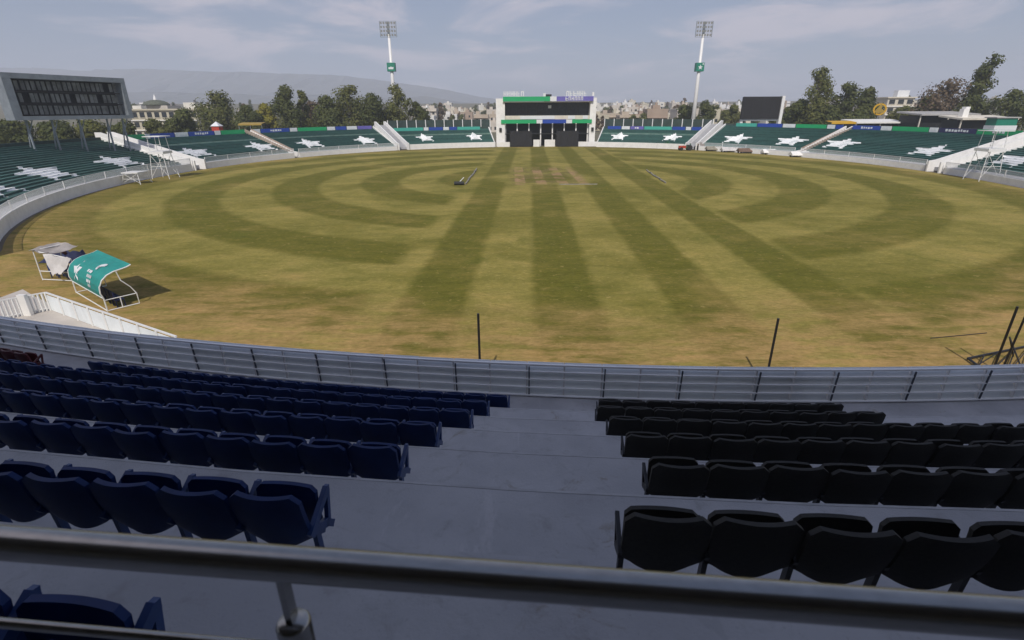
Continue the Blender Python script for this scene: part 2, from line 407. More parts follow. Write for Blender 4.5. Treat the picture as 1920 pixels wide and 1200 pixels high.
for k in range(0, 7):
    b = MB(); r1 = rowR(k) + .26; r0 = rowR(k+1) + .264
    if k == 6: r0 = FENCER - .35
    arcbox(b, r1, r0, rowZ(k) - RISE - .25, rowZ(k), XL, XR, 28)
    b.build('tread', M['floor'], stand)
    b = MB(); arcbox(b, r0+.03, r0+.003, rowZ(k)-.03, rowZ(k)+.003, XL, XR, 28); b.build('nosing', M['nosing'], stand)
b = MB(); arcbox(b, 104, rowR(0)+.264, rowZ(0)+.42, rowZ(0)+.70, XL, XR, 28); b.build('concourse_floor', M['floor'], stand)
ROOFZ = CAMZ + 8.0
b = MB(); arcbox(b, 104.6, 104, 0, ROOFZ, XL, XR, 12); b.build('back_wall', M['rearwall'], stand)  # unseen wall, added behind the terrace to darken its interior
b = MB(); arcbox(b, 105, 89.2, ROOFZ+.01, ROOFZ+.5, XL-6, XR+6, 24); b.build('roof', M['rearwall'], stand)  # unseen roof, edge and height shaped so its shade covers the stand
b = MB(); arcbox(b, FENCER-.05, FENCER-.33, 0, rowZ(6)-.02, XL, XR, 24); b.build('front_wall', M['cream'], stand)
# half steps in the aisle between the two seat blocks
for k in range(1, 7):
    b = MB(); arcbox(b, rowR(k)+.262, rowR(k)-.14, rowZ(k)+.002, rowZ(k)+RISE*.5, -.35, 1.05 if k > 1 else .40, 3); b.build('half_step', M['floor'], stand)

# front fence: white sheet panels behind four rails, posts and dark props
fz = rowZ(6) - .06; FH = .93
fence = empty('parapet_fence', (0, 11.05, fz), 'long white slatted metal fence with rails along the front of the shaded stand', 'fence')
TH0, TH1, DTH = -23.5, 15.0, .66
nb = int((TH1-TH0)/DTH)
def FP(a, z, dr=0.0):
    r = FENCER + dr; return Vector((8 + r*math.sin(R(a)), 88 - r*math.cos(R(a)), z))
for i in range(nb):
    a0, a1 = TH0 + i*DTH, TH0 + (i+1)*DTH; b = MB()
    rnd = random.Random(i); g0 = .006/1.3; lev = (.05, .315, .535, .74, .905)
    for j in range(4):
        b = MB(); t0 = rnd.uniform(-.008, .008); lo, hi = lev[j]+.02, lev[j+1]+.005
        b.sweep([[FP(a, fz+lo, -.035+t0), FP(a, fz+hi, -.185+t0), FP(a, fz+hi, -.195+t0), FP(a, fz+lo, -.045+t0)] for a in (a0+g0, (a0+a1)/2, a1-g0)])
        b.build('slat', M['fence'], fence)
for j, zz in enumerate((.10, .32, .54, .745, .925)):
    b = MB(); rr = .026 if j == 4 else .021
    hz_ = .012 if j < 4 else .020
    b.sweep([[FP(TH0+i*DTH/2, fz+zz-hz_, .022), FP(TH0+i*DTH/2, fz+zz+hz_, .022), FP(TH0+i*DTH/2, fz+zz+hz_, -.050), FP(TH0+i*DTH/2, fz+zz-hz_, -.050)] for i in range(nb*2+1)]); b.build('rail', M['fencerail'], fence)
pm = MB(); pm.box((-.018,-.03,0),(.018,.03,FH+.0)); pmesh = pm.mesh('fence_post', M['whitemetal'])
dm = MB(); dm.bar((0,.02,.02),(0,-.06,FH-.05),.028,.03); dmesh = dm.mesh('fence_prop', M['fencedark'])
for i in range(nb+1):
    a = TH0 + i*DTH; p = FP(a, fz, -.06)
    inst('post', pmesh, fence, p - Vector(fence.location), (0,0,R(a)))
    if i % 2 == 1: inst('prop', dmesh, fence, FP(a, fz, -.005) - Vector(fence.location) + Vector((.06,0,0)), (R(-2),0,R(a)))

# ---- seats
def shell(w, z0, z1, y0, y1, th, bulge, rtop, rbot, nx=10, nz=9, belly=0.0):
    """rounded curved panel: rear face bulges to -y"""
    b = MB(); fr = []; bk = []
    for j in range(nz+1):
        s = j/nz; z = z0 + (z1-z0)*s
        d0 = z - z0; d1 = z1 - z; hw = w/2
        if d0 < rbot: hw -= (rbot - math.sqrt(max(0, rbot*rbot - (rbot-d0)**2)))*.9
        if d1 < rtop: hw -= (rtop - math.sqrt(max(0, rtop*rtop - (rtop-d1)**2)))*.9
        for i in range(nx+1):
            q = -1 + 2*i/nx; x = q*hw
            y = y0 + (y1-y0)*s - bulge*(1-q*q) - .02*math.sin(s*math.pi)
            zz = z - (belly*(1-q*q) if j == 0 else belly*(1-q*q)*(1-s)**2)
            bk.append((x, y, zz)); fr.append((x, y+th, zz))
    n = (nx+1)*(nz+1); fs = []
    for j in range(nz):
        for i in range(nx):
            a = j*(nx+1)+i; fs.append((a, a+1, a+nx+2, a+nx+1)); fs.append((n+a, n+a+nx+1, n+a+nx+2, n+a+1))
    rim = [i for i in range(nx+1)] + [j*(nx+1)+nx for j in range(1, nz+1)] + [nz*(nx+1)+i for i in range(nx-1,-1,-1)] + [j*(nx+1) for j in range(nz-1,0,-1)]
    for k in range(len(rim)):
        a, c = rim[k], rim[(k+1)%len(rim)]; fs.append((a, n+a, n+c, c))
    b.add(bk+fr, fs); return b
def seat_kit(wd, body, arm, blue):
    kit = {}
    kit['back'] = shell(wd-.012, .40, .83, .10, 0.0, .035, .035, .06, .07, belly=.045).mesh('seat_back', body, True, sharp=True)
    kit['pan'] = shell(wd-.06, .40, .715, .23, .215, .032, -.015, .04, .05).mesh('seat_pan', body, True, sharp=True)
    a = MB()
    if blue:
        a.bar((0,.03,.50),(0,.30,.66),.032,.05); a.bar((0,.30,.675),(0,.25,.40),.028,.035); a.bar((0,.05,.52),(0,.25,.42),.030,.06); a.bar((0,.22,.44),(0,.30,.36),.03,.05)
    else:
        a.bar((0,.04,.52),(0,.30,.60),.026,.03); a.bar((0,.30,.605),(0,.22,.40),.02,.03); a.bar((0,.06,.50),(0,.22,.42),.02,.05)
    kit['arm'] = a.mesh('seat_arm', arm)
    l = MB(); l.bar((0,.16,.002),(0,.13,.45),.032,.05); l.box((-.03,.08,.0),(.03,.26,.012)); l.bar((0,.22,.38),(0,.09,.46),.028,.04)
    kit['leg'] = l.mesh('seat_leg', arm if blue else M['blackframe'])
    return kit
KB = seat_kit(.47, M['blue'], M['bluearm'], True); KK = seat_kit(.50, M['black'], M['blackframe'], False); KR = seat_kit(.47, M['red'], M['red'], True)
SEATN = {'blue': 'blue_seat', 'black': 'black_seat', 'red': 'red_seat'}
def add_seat(kit, colour, r, x, z, wd, label, group, endarm, rnd):
    th = math.asin((x-8)/r); p = NP(r, x, z)
    s = empty('folding_seat', p, label, 'seat', group, rz=th + rnd.uniform(-.015,.015))
    inst('backrest', kit['back'], s, rot=(rnd.uniform(-.03,.03), 0, 0)); inst('seat_pan', kit['pan'], s, loc=(0, 0, 0), rot=(rnd.uniform(-.02,.04),0,0))
    side = -1 if colour == 'black' else 1
    inst('armrest', kit['arm'], s, (side*wd/2, 0, 0)); inst('leg', kit['leg'], s, (side*(wd/2-.02), 0, 0))
    if endarm: inst('armrest', kit['arm'], s, (-side*wd/2, 0, 0)); inst('leg', kit['leg'], s, (-side*(wd/2-.02), 0, 0))
rowname = {0:'row right behind the steel handrail', 1:'first row beyond the steel handrail', 2:'second row beyond the steel handrail', 3:'third row beyond the steel handrail',
           4:'fourth row beyond the steel handrail', 5:'fifth row beyond the steel handrail', 6:'front row beside the white fence'}
rnd = random.Random(3)
blue = {0:(-1.30,2), 1:(-1.27,6), 2:(-1.06,10), 3:(-.95,14), 4:(-.66,20), 5:(-.47,24), 6:(-.10,22)}
for k, (xe, cnt) in blue.items():
    x = xe - .235
    for i in range(cnt):
        r = rowR(k); sl = math.cos(math.asin((x-8)/r))
        add_seat(KB, 'blue', r, x, rowZ(k), .47, 'blue folding seat, %s from the aisle in the %s' % (ORD[i], rowname[k]), 'blue folding seats left of the aisle', i == cnt-1, rnd)
        x -= .475*sl
xr = gnd(86, 655, rowZ(6)+.7).x
for i in range(4):
    add_seat(KR, 'red', rowR(6), xr - .24 - i*.47, rowZ(6), .47, 'dark red folding seat beside the white fence, %s from the right' % ORD[i], 'red folding seats', i == 3, rnd)
black = {1:(.63,6), 2:(1.20,7), 3:(1.33,10), 4:(1.43,13), 5:(1.52,10), 6:(1.80,10)}
for k, (xe, cnt) in black.items():
    x = xe + .25
    for i in range(cnt):
        r = rowR(k); sl = math.cos(math.asin((x-8)/r))
        add_seat(KK, 'black', r, x, rowZ(k), .50, 'charcoal folding seat, %s from the aisle in the %s' % (ORD[i], rowname[k]), 'black folding seats right of the aisle', i == cnt-1, rnd)
        x += .503*sl

# ---- steel handrail
hr = empty('steel_handrail', (-.36, .60, rowZ(0)+.70), 'round stainless steel handrail crossing the bottom of the picture', 'handrail')
RA, RB = gnd(0, 1017, CAMZ-.62), gnd(1920, 1160, CAMZ-.62)
def RP(x, z): p = RA.lerp(RB, (x-RA.x)/(RB.x-RA.x)); return Vector((x, p.y, z))
b = MB(); b.tube([RP(x, CAMZ-.62) for x in [-1.6+.2*i for i in range(18)]], .0255, 24); b.build('top_rail', M['steel'], hr, smooth=True)
b = MB(); b.tube([RP(x, CAMZ-.805) for x in [-1.6+.2*i for i in range(7)] + [-.37]], .0085, 16); b.build('middle_rail', M['steel'], hr, smooth=True)
pb = RP(-.345, 0)
b = MB(); b.tube([(pb.x,pb.y,rowZ(0)+.70),(pb.x,pb.y,CAMZ-.745),(pb.x,pb.y,CAMZ-.738)], [.026,.026,.022], 24)
po = b.build('post', M['steel'], hr, smooth=True)
b = MB(); b.bar((pb.x,pb.y,CAMZ-.80),(pb.x-.004,pb.y+.004,CAMZ-.635),.010,.022); b.build('bracket', M['steel'], hr)

# ------------------------------------------------------------------ far stands
def star_poly(R0, r0):
    return [((R0 if i % 2 == 0 else r0)*math.sin(i*math.pi/5), (R0 if i % 2 == 0 else r0)*math.cos(i*math.pi/5)) for i in range(10)]
def crossings(poly, v):
    xs = []
    for i in range(len(poly)):
        (x0,y0),(x1,y1) = poly[i], poly[(i+1)%len(poly)]
        if (y0 <= v) != (y1 <= v): xs.append(x0 + (v-y0)/(y1-y0)*(x1-x0))
    xs.sort(); return list(zip(xs[::2], xs[1::2]))
def far_stand(name, label, t0, t1, zt, depth, nrow, stars, m, wallh=1.05, rail=True, lip=None):
    t0, t1 = R(t0), R(t1); tm = (t0+t1)/2
    base = E(tm, 0, 0); root = empty('spectator_stand', base, label, 'stand')
    ns = max(4, int(abs(t1-t0)*70/3.0)); T = [t0 + (t1-t0)*i/ns for i in range(ns+1)]
    o0, z0 = 1.9, 1.05; dp = (depth - o0)/nrow; rs = (zt - .75 - z0)/nrow
    def prof(pts): 
        b = MB(); b.sweep([[E(t, o, z) for o, z in pts] for t in T]); return b
    prof([(.25,.4),(.25,.98),(o0-.004,.98),(o0-.004,.4)]).build('walkway', M['concrete'], root)
    for j in range(nrow):
        o, z = o0 + j*dp, z0 + (j+1)*rs
        b = prof([(o, z-rs-.25),(o, z),(o+dp-.004, z),(o+dp-.004, z-rs-.25)])
        b.sweep([[E(t, oo, zz) for oo, zz in [(o+.30, z+.20),(o+.30, z+.25),(o+.58, z+.25),(o+.58, z+.20)]] for t in T])
        b.sweep([[E(t, oo, zz) for oo, zz in [(o+.42, z-.02),(o+.42, z+.20),(o+.47, z+.20),(o+.47, z-.02)]] for t in T])
        b.build('bench_row', M['lip'] if (lip is not None and j == lip) else m, root)
    prof([(depth, .0),(depth, zt),(depth+.3, zt),(depth+.3, 0)]).build('back_wall', M['meshgreen'], root)
    for t in (t0, t1):
        b = MB(); d = .0018*(1 if t == t0 else -1)
        pl = [(.2,0),(.2,1.2),(o0,1.35),(depth-.01,zt-.05),(depth-.01,0)]
        b.sweep([[E(tt, o, z) for o, z in pl] for tt in (t-d*2, t)]); b.build('end_wall', M['white'], root)
    # white stars painted over the bench rows
    for (ts, os_, R0) in stars:
        ts = R(ts); b = MB(); sd2 = math.cos(ts)**2; poly = [(px_*(1.04+.30*sd2), py_*(1.42-.45*sd2)) for px_, py_ in star_poly(R0, R0*.46)]
        for j in range(nrow):
            o = o0 + j*dp; z = z0 + (j+1)*rs; v = (o + dp*.5 - os_)*1.0
            for s0, s1 in crossings(poly, v):
                k0, k1 = ts - s0/70.0, ts - s1/70.0
                kk = max(2, int(abs(s1-s0)/1.2)+1)
                pr = [(o-.02, z-rs+.01),(o-.02, z+.02),(o+.285,z+.02),(o+.285,z+.27),(o+.595,z+.27),(o+.595,z+.02),(o+dp-.03,z+.02),(o+dp-.03,z-.02),(o+.6,z-.02),(o+.01,z-.02),(o+.01,z-rs+.01)]
                ends = []
                for oo, zz in pr:
                    ivs = [iv for iv in crossings(poly, oo-os_) if iv[0] < s1 and iv[1] > s0]
                    ends.append(ivs[0] if len(ivs) == 1 else (s0, s1))
                b.sweep([[E(ts - (ea + (eb-ea)*q/kk)/70.0, oo, zz) for (oo, zz), (ea, eb) in zip(pr, ends)] for q in range(kk+1)])
        if b.v: b.build('star', M['star'], root)
    # boundary wall with railing in front of this block
    wl = empty('boundary_wall', E(tm, 0, 0), 'white boundary wall %s below the %s' % ('with thin railing' if rail else 'of plain render', name), 'wall')
    b = MB(); b.sweep([[E(t, o, z) for o, z in [(-.12,-.02),(-.12,wallh),(.12,wallh),(.12,-.02)]] for t in T]); b.build('base', M['white'], wl)
    if rail:
        for zz in (wallh+.08, wallh+.9):
            b = MB(); b.tube([E(t, 0, zz) for t in T], .03, 5); b.build('rail', M['whitemetal'], wl)
        b = MB(); L = abs(t1-t0)*67; npk = int(L/.17)
        for i in range(npk):
            t = t0 + (t1-t0)*(i+.5)/npk; p = E(t, 0, 0); tg = Vector((-math.sin(t), math.cos(t), 0)); nn = Vector((math.cos(t), math.sin(t), 0))
            b.obox((p.x,p.y,wallh+.49), tg*.028, nn*.008, Vector((0,0,.40)))
        b.build('picket_infill', M['galvwhite'], wl, kind='stuff')
        npst = max(2, int(L/5))
        for i in range(npst+1):
            t = t0 + (t1-t0)*i/npst; inst('post', railpost, wl, E(t,0,wallh) - Vector(wl.location), (0,0,t))
    return root
M['lip'] = mat('pale_worn_row', (.26,.38,.33), .6, .2, 1.0)
M['galvwhite'] = mat('railing_pale', (.70,.72,.75), .5, .06, 2)
rp = MB(); rp.box((-.05,-.05,0),(.05,.05,.95)); railpost = rp.mesh('railing_post', M['whitemetal'])
SO = 6.5
far_stand('stand under the large scoreboard', 'dark green terraced stand with stepped white stars below the large scoreboard', 172.6, 226, 5.7, 16.5, 18, [(203.0,SO-.6,3.4),(192.0,SO-.4,3.3),(179.6,SO-.3,3.1)], M['greenold'], 1.25)
far_stand('curved stand left of the stairs with two stars', 'dark green terraced stand with two white stars right of the left stairway', 149.6, 169.4, 5.7, 16.5, 18, [(165.5,SO-.2,3.1),(152.4,SO-.1,3.1)], M['green'], 1.1, lip=11)
far_stand('stand left of the far left stairway', 'dark green terraced stand with two white stars left of the left floodlight', 124.6, 148.4, 5.7, 16.5, 18, [(142.0,SO,3.1),(129.6,SO,3.1)], M['green'], .95, lip=11)
far_stand('low stand left of the media building', 'low green stand with two white stars immediately left of the media building', 99.6, 121.4, 5.05, 14.0, 14, [(115.6,SO+.2,2.7),(103.7,SO+.3,2.7)], M['green'], 1.35, rail=False, lip=8)
far_stand('low stand right of the media building', 'low green stand with two white stars immediately right of the media building', 52.2, 73.4, 5.05, 14.0, 14, [(69.0,SO+.2,2.7),(57.0,SO+.2,2.7)], M['green'], 1.35, rail=False, lip=8)
far_stand('stand below the black replay screen', 'dark green terraced stand with two white stars below the black replay screen', 27.6, 48.6, 6.1, 16.5, 18, [(43.2,SO+.3,3.1),(32.4,SO+.3,3.1)], M['green'], .95)
far_stand('stand left of the right stairway', 'dark green terraced stand with two white stars left of the right stairway', 2.4, 26.4, 6.1, 16.5, 18, [(23.2,SO+.5,3.1),(8.0,SO+.1,3.1)], M['green'], .9)
far_stand('stand at the right picture edge', 'dark green terraced stand with one white star at the right picture edge', -26, -1.0, 6.1, 16.5, 18, [(-5.2,SO-.2,3.1)], M['green'], .9)

# narrow brown aisles inside the long stands
for t, lb in ((149.0, 'narrow brown stepped aisle between the stands left of the left floodlight'), (27.0, 'narrow brown stepped aisle between the stands right of the replay screen')):
    ra = empty('aisle_steps', E(R(t), 2, 0), lb, 'steps'); zt = 5.5
    b = MB()
    for j in range(18):
        o = 1.9 + j*.811; z = 1.1 + (j+1)*.235
        b.sweep([[E(R(t+q), oo, zz) for oo, zz in [(o,z-.5),(o,z),(o+.808,z),(o+.808,z-.5)]] for q in (-.55,.55)])
    b.build('steps', M['stone'], ra)
    for s in (-.57, .57):
        b = MB(); b.sweep([[E(R(t+s+q), o, z) for o, z in [(1.9,.6),(1.9,1.75),(16.4,5.95),(16.4,4.9)]] for q in (-.035,.035)]); b.build('kerb', M['stone'], ra)

# stairways with white parapets
def stairway(label, t, w, zt, depth, lean=0.0, zoff=1.0):
    root = empty('stairway', E(R(t), 0, 0), label, 'stairway')
    def S(off, o, z):
        tt = R(t + lean*o/depth); p = E(tt, o, z); return p + Vector((-math.sin(tt), math.cos(tt), 0))*off
    for s in (-1, 1):
        b = MB(); b.sweep([[S(s*w/2+q, o, z) for o, z in [(-.4,0),(-.4,1.7),(.8,1.9),(depth,zt+zoff),(depth+1.0,zt+zoff),(depth+1.0,0)]] for q in (-.14,.14)])
        b.build('parapet', M['white'], root)
    for j in range(22):
        o = .8 + (depth-.8)*j/22; z = .5 + (zt-.5)*(j+1)/22; b = MB()
        b.sweep([[S(q, oo, zz) for oo, zz in [(o,z-.6),(o,z),(o+(depth-.8)/22-.003,z),(o+(depth-.8)/22-.003,z-.6)]] for q in (-w/2+.15, w/2-.15)])
        b.build('step', M['concrete'], root)
    b = MB(); b.sweep([[S(q, o, z) for o, z in [(depth,0),(depth,zt),(depth+3,zt),(depth+3,0)]] for q in (-w/2+.16, w/2-.16)]); b.build('landing', M['concrete'], root)
stairway('white stairway climbing left beside the big scoreboard stand', 171.0, 2.6, 5.5, 16.5, .6)
stairway('white stairway in front of the left floodlight mast', 123.0, 2.8, 5.9, 16.0, 0)
stairway('white stairway just left of the black replay screen', 50.4, 2.8, 5.9, 16.0, 0)
stairway('white stairway climbing right near the right picture edge', .7, 2.6, 5.9, 16.5, 0)

# advertising boards on the stand tops
def board(t0, t1, o, z0, z1, m, label, marks=0, seed=0):
    t0, t1 = R(t0), R(t1); tm = (t0+t1)/2; root = empty('advertising_board', E(tm, o, z0), label, 'board', 'advertising boards along the stand tops')
    ns = max(2, int(abs(t1-t0)*80/2)); T = [t0+(t1-t0)*i/ns for i in range(ns+1)]
    b = MB(); b.sweep([[E(t, oo, zz) for oo, zz in [(o,z0),(o,z1),(o+.12,z1),(o+.12,z0)]] for t in T]); b.build('panel', M[m], root)
    rr = random.Random(seed)
    if marks:
        b = MB(); L = abs(t1-t0)*75; q = -marks*.5
        while q < marks*.5:
            wd = rr.uniform(.25,.55); a = tm - q/75; c = tm - (q+wd)/75; lo = z0 + (z1-z0)*rr.uniform(.22,.34); hi = z0 + (z1-z0)*rr.uniform(.66,.80)
            b.sweep([[E(t, oo, zz) for oo, zz in [(o-.03,lo),(o-.03,hi),(o-.004,hi),(o-.004,lo)]] for t in (a, c)]); q += wd + .16
        b.build('lettering', M['adwhite'], root)
CN = {'adgreen':'green','adteal':'pale teal','adblue':'blue','advio':'violet','adnavy':'navy','adwhite':'white'}
def board_run(px_list, o, z0, z1, where):
    cnt = {}
    tot = {}
    for (t0,t1,m,mk) in px_list: tot[m] = tot.get(m,0)+1
    for i, (t0,t1,m,mk) in enumerate(px_list):
        cnt[m] = cnt.get(m,0)+1
        nm = CN[m] if tot[m] == 1 else '%s %s' % (ORD[cnt[m]-1], CN[m])
        board(t0, t1-.06 if t1 > t0 else t1+.06, o, z0, z1, m, '%s board from left atop the %s' % (nm, where) if tot[m] > 1 else 'only %s board atop the %s' % (nm, where), mk, i+7)
board_run([(205,200,'adwhite',0),(200,192,'adblue',3)], 16.0, 5.0, 5.75, 'stand under the large scoreboard')
board_run([(169.2,166.5,'adgreen',0),(166.4,165.7,'adwhite',0),(165.6,161.8,'adblue',0),(161.7,159.6,'adwhite',1.2),(159.5,155.2,'adblue',3),(155.1,154.1,'adwhite',0),(154.0,149.8,'adgreen',0)], 15.9, 4.98, 5.85, 'stand right of the left stairway')
board_run([(148.2,147.0,'adwhite',0),(146.9,141.5,'adblue',2.4),(141.4,140.0,'adwhite',.8),(139.9,134.2,'adgreen',0),(134.1,132.5,'adwhite',.8),(132.4,130.2,'adblue',0),(130.1,128.0,'adwhite',2),(127.9,124.9,'advio',0)], 15.9, 4.98, 5.85, 'stand left of the left floodlight')
board_run([(121.0,114.4,'adteal',0),(114.3,113.2,'adwhite',0),(113.1,110.0,'adblue',0),(109.9,108.6,'adwhite',.8),(108.5,106.8,'adblue',0),(106.7,101.5,'adteal',0)], 13.3, 4.30, 5.15, 'low stand left of the media building')
board_run([(72.5,69.5,'adblue',0),(69.4,67.6,'adwhite',1),(67.5,64.6,'advio',1.2),(64.5,58.6,'adteal',0),(58.5,55.8,'adblue',0),(55.7,54.6,'adwhite',0),(54.5,52.5,'adblue',0)], 13.3, 4.30, 5.15, 'low stand right of the media building')
board_run([(46.5,42.6,'adteal',0),(42.5,38.0,'adblue',0),(37.9,35.7,'adwhite',.7),(35.6,30.4,'adgreen',0),(30.3,29.0,'adwhite',0),(28.9,27.7,'adblue',0)], 15.9, 5.4, 6.25, 'stand below the replay screen')
board_run([(26.2,21.9,'adblue',2),(21.8,20.2,'adwhite',.8),(20.1,14.9,'adgreen',0),(14.8,13.6,'adwhite',.8),(13.5,8.6,'adnavy',4),(8.5,3.0,'adgreen',2)], 15.9, 5.4, 6.25, 'stand left of the right stairway')

# ------------------------------------------------------------------ media building
mb = empty('media_building', (9.8, 160, 0), 'two-storey white media building with green and violet roof boards across the field', 'building')
X0, X1, YF = -3.6, 23.6, 160.0
def pbox(name, lo, hi, m, parent=mb, **k): b = MB(); b.box(lo, hi); return b.build(name, m, parent, **k)
pbox('side_wall', (X0-.6, YF-2.2, 0), (X0+1.9, YF+13, 12.8), M['white']); pbox('side_wall', (X1-1.3, YF-2.2, 0), (X1+.4, YF+13, 12.9), M['white'])
pbox('back_wall', (X0+1.9, YF+11, 0), (X1-1.3, YF+12.6, 11.6), M['dark'])
pbox('roof', (X0+1.3, YF-2.6, 11.75), (X1-1.0, YF+12, 12.0), M['cream'])
pbox('upper_floor', (X0+1.9, YF-1.5, 7.0), (X1-1.3, YF+11, 7.3), M['concrete'])
pbox('upper_parapet', (X0+1.9, YF-1.55, 7.3), (X1-1.3, YF-1.35, 8.3), M['cream'])
up = MB(); up.box((X0+1.9, YF+.4, 8.0), (X1-1.3, YF+.5, 11.74)); up.build('window_band', M['glass'], mb)
for i in range(9):
    x = X0+2.2 + i*(X1-X0-3.8)/8; pbox('mullion', (x-.05, YF+.30, 8.3), (x+.05, YF+.395, 11.7), M['blackframe'])
pbox('white_banner', (2.6, YF-1.70, 7.35), (12.4, YF-1.56, 8.25), M['adwhite']); pbox('white_banner', (16.2, YF-1.70, 7.35), (18.2, YF-1.56, 8.25), M['adwhite'])
pbox('white_banner', (20.4, YF-1.70, 7.35), (21.8, YF-1.56, 8.25), M['adwhite'])
for (a, c, m) in ((X0+.8, 7.2, 'adgreen'), (7.25, 8.9, 'adwhite'), (8.95, 15.6, 'adblue'), (15.65, 17.3, 'adwhite'), (17.35, X1-.7, 'adgreen')): pbox('lower_board', (a, YF-2.55, 6.25), (c, YF-2.35, 7.25), M[m])
for (a, c, m) in ((X0+1.4, 10.9, 'adgreen'), (10.95, 12.7, 'adwhite'), (12.75, X1-.6, 'advio')): pbox('roof_board', (a, YF-2.95, 12.05), (c, YF-2.7, 13.25), M[m])
rr = random.Random(5)
def letters(x, n, z0, z1, w, y=YF-2.9, parent=mb):
    for i in range(n):
        b = MB(); ww = w*rr.uniform(.8,1.0); k = rr.randint(0,2); x1 = x+ww; s = ww*.28
        b.box((x,y,z0),(x+s,y+.15,z1))
        if k == 0: b.box((x+s,y,z1-s),(x1,y+.15,z1)); b.box((x1-s,y,z0),(x1,y+.15,z1-s))
        elif k == 1: b.box((x+s,y,z0),(x1,y+.15,z0+s)); b.box((x+s,y,(z0+z1)/2-s/2),(x1,y+.15,(z0+z1)/2+s/2))
        else: b.box((x1-s,y,z0),(x1,y+.15,z1)); b.box((x+s,y,(z0+z1)/2-s/2),(x1-s,y+.15,(z0+z1)/2+s/2))
        b.build('roof_letter', M['adwhite'], parent); x += w*1.18
letters(-2.0, 6, 13.27, 14.6, .82); letters(15.4, 6, 13.27, 14.6, .82); letters(15.2, 6, 12.2, 13.15, .72, YF-3.12)
pbox('roof_vent', (9.6, YF+1, 12.0), (11.6, YF+3, 13.9), M['dark']); pbox('roof_box', (9.0, YF-2.6, 13.27), (9.7, YF-2.3, 14.1), M['adwhite']); pbox('roof_aerial', (22.7, YF-2.4, 13.27), (23.2, YF-2.2, 14.3), M['whitemetal'])
for i in range(8):
    x = X0+2.0 + i*(X1-X0-3.6)/7; pbox('column', (x-.16, YF-1.2, 0), (x+.16, YF-.9, 6.98), M['white'])
pbox('ground_floor_recess', (X0+1.9, YF+3.0, 0), (X1-1.3, YF+3.2, 6.98), M['dark'])
pbox('gallery_slab', (X0+1.9, YF-1.3, 3.3), (X1-1.3, YF+2.9, 3.5), M['dark'])
pbox('clock', (10.6, YF+.05, 10.2), (11.5, YF+.25, 11.0), M['adwhite'])
for x in (X0+.6, X1-.4): 
    b = MB(); b.obox((x, YF-2.3, 4.6), (.35,0,0), (0,.25,0), (0,0,.5)); b.build('loudspeaker', M['dark'], mb)
bw = empty('player_gate_wall', (10, 157.4, 0), 'low white wall with gates in front of the media building', 'wall')
for (a, c, h) in ((-3.8,-.2,1.3),(6.4,8.2,1.9),(9.6,12.6,1.9),(19.2,26.3,1.3)):
    b = MB(); b.box((a,157.2,0),(c,157.5,h)); b.build('wall_panel', M['white'], bw)
for x0, lb in ((-.3, 'left black sight screen standing before the media building'), (12.9, 'right black sight screen standing before the media building')):
    s = empty('sight_screen', (x0+3.1, 156.2, 0), lb, 'sight screen', 'black sight screens')
    for i in range(4): 
        b = MB(); b.box((x0+i*1.56, 156.1, .25), (x0+(i+1)*1.56-.03, 156.2, 4.3)); b.build('cloth_panel', M['screen'], s)
    for q in (x0, x0+3.1, x0+6.2): b = MB(); b.box((q-.05,156.22,.0),(q+.05,156.34,4.4)); b.build('post', M['blackframe'], s)
    b = MB(); b.box((x0-.05,156.0,.10),(x0+6.25,156.35,.24)); b.build('base_rail', M['blackframe'], s)

# netted fences with white posts behind the low stands
for (ta, tb, lb) in ((121.5,99,'dark netted fence with white posts behind the low left stand'),(73.5,51,'dark netted fence with white posts behind the low right stand')):
    nf = empty('netted_fence', E(R((ta+tb)/2), 16, 0), lb, 'fence'); n = 11
    for i in range(n):
        a, c = R(ta+(tb-ta)*i/n), R(ta+(tb-ta)*(i+1)/n); b = MB()
        b.sweep([[E(t, o, z) for o, z in [(16,4.2),(16,7.1),(16.05,7.1),(16.05,4.2)]] for t in (a,c)]); b.build('net_panel', M['meshgreen'], nf)
    for i in range(n+1):
        p = E(R(ta+(tb-ta)*i/n), 15.9, 0); b = MB(); b.box((p.x-.11,p.y-.11,0),(p.x+.11,p.y+.09,7.2)); b.build('post', M['whitemetal'], nf)

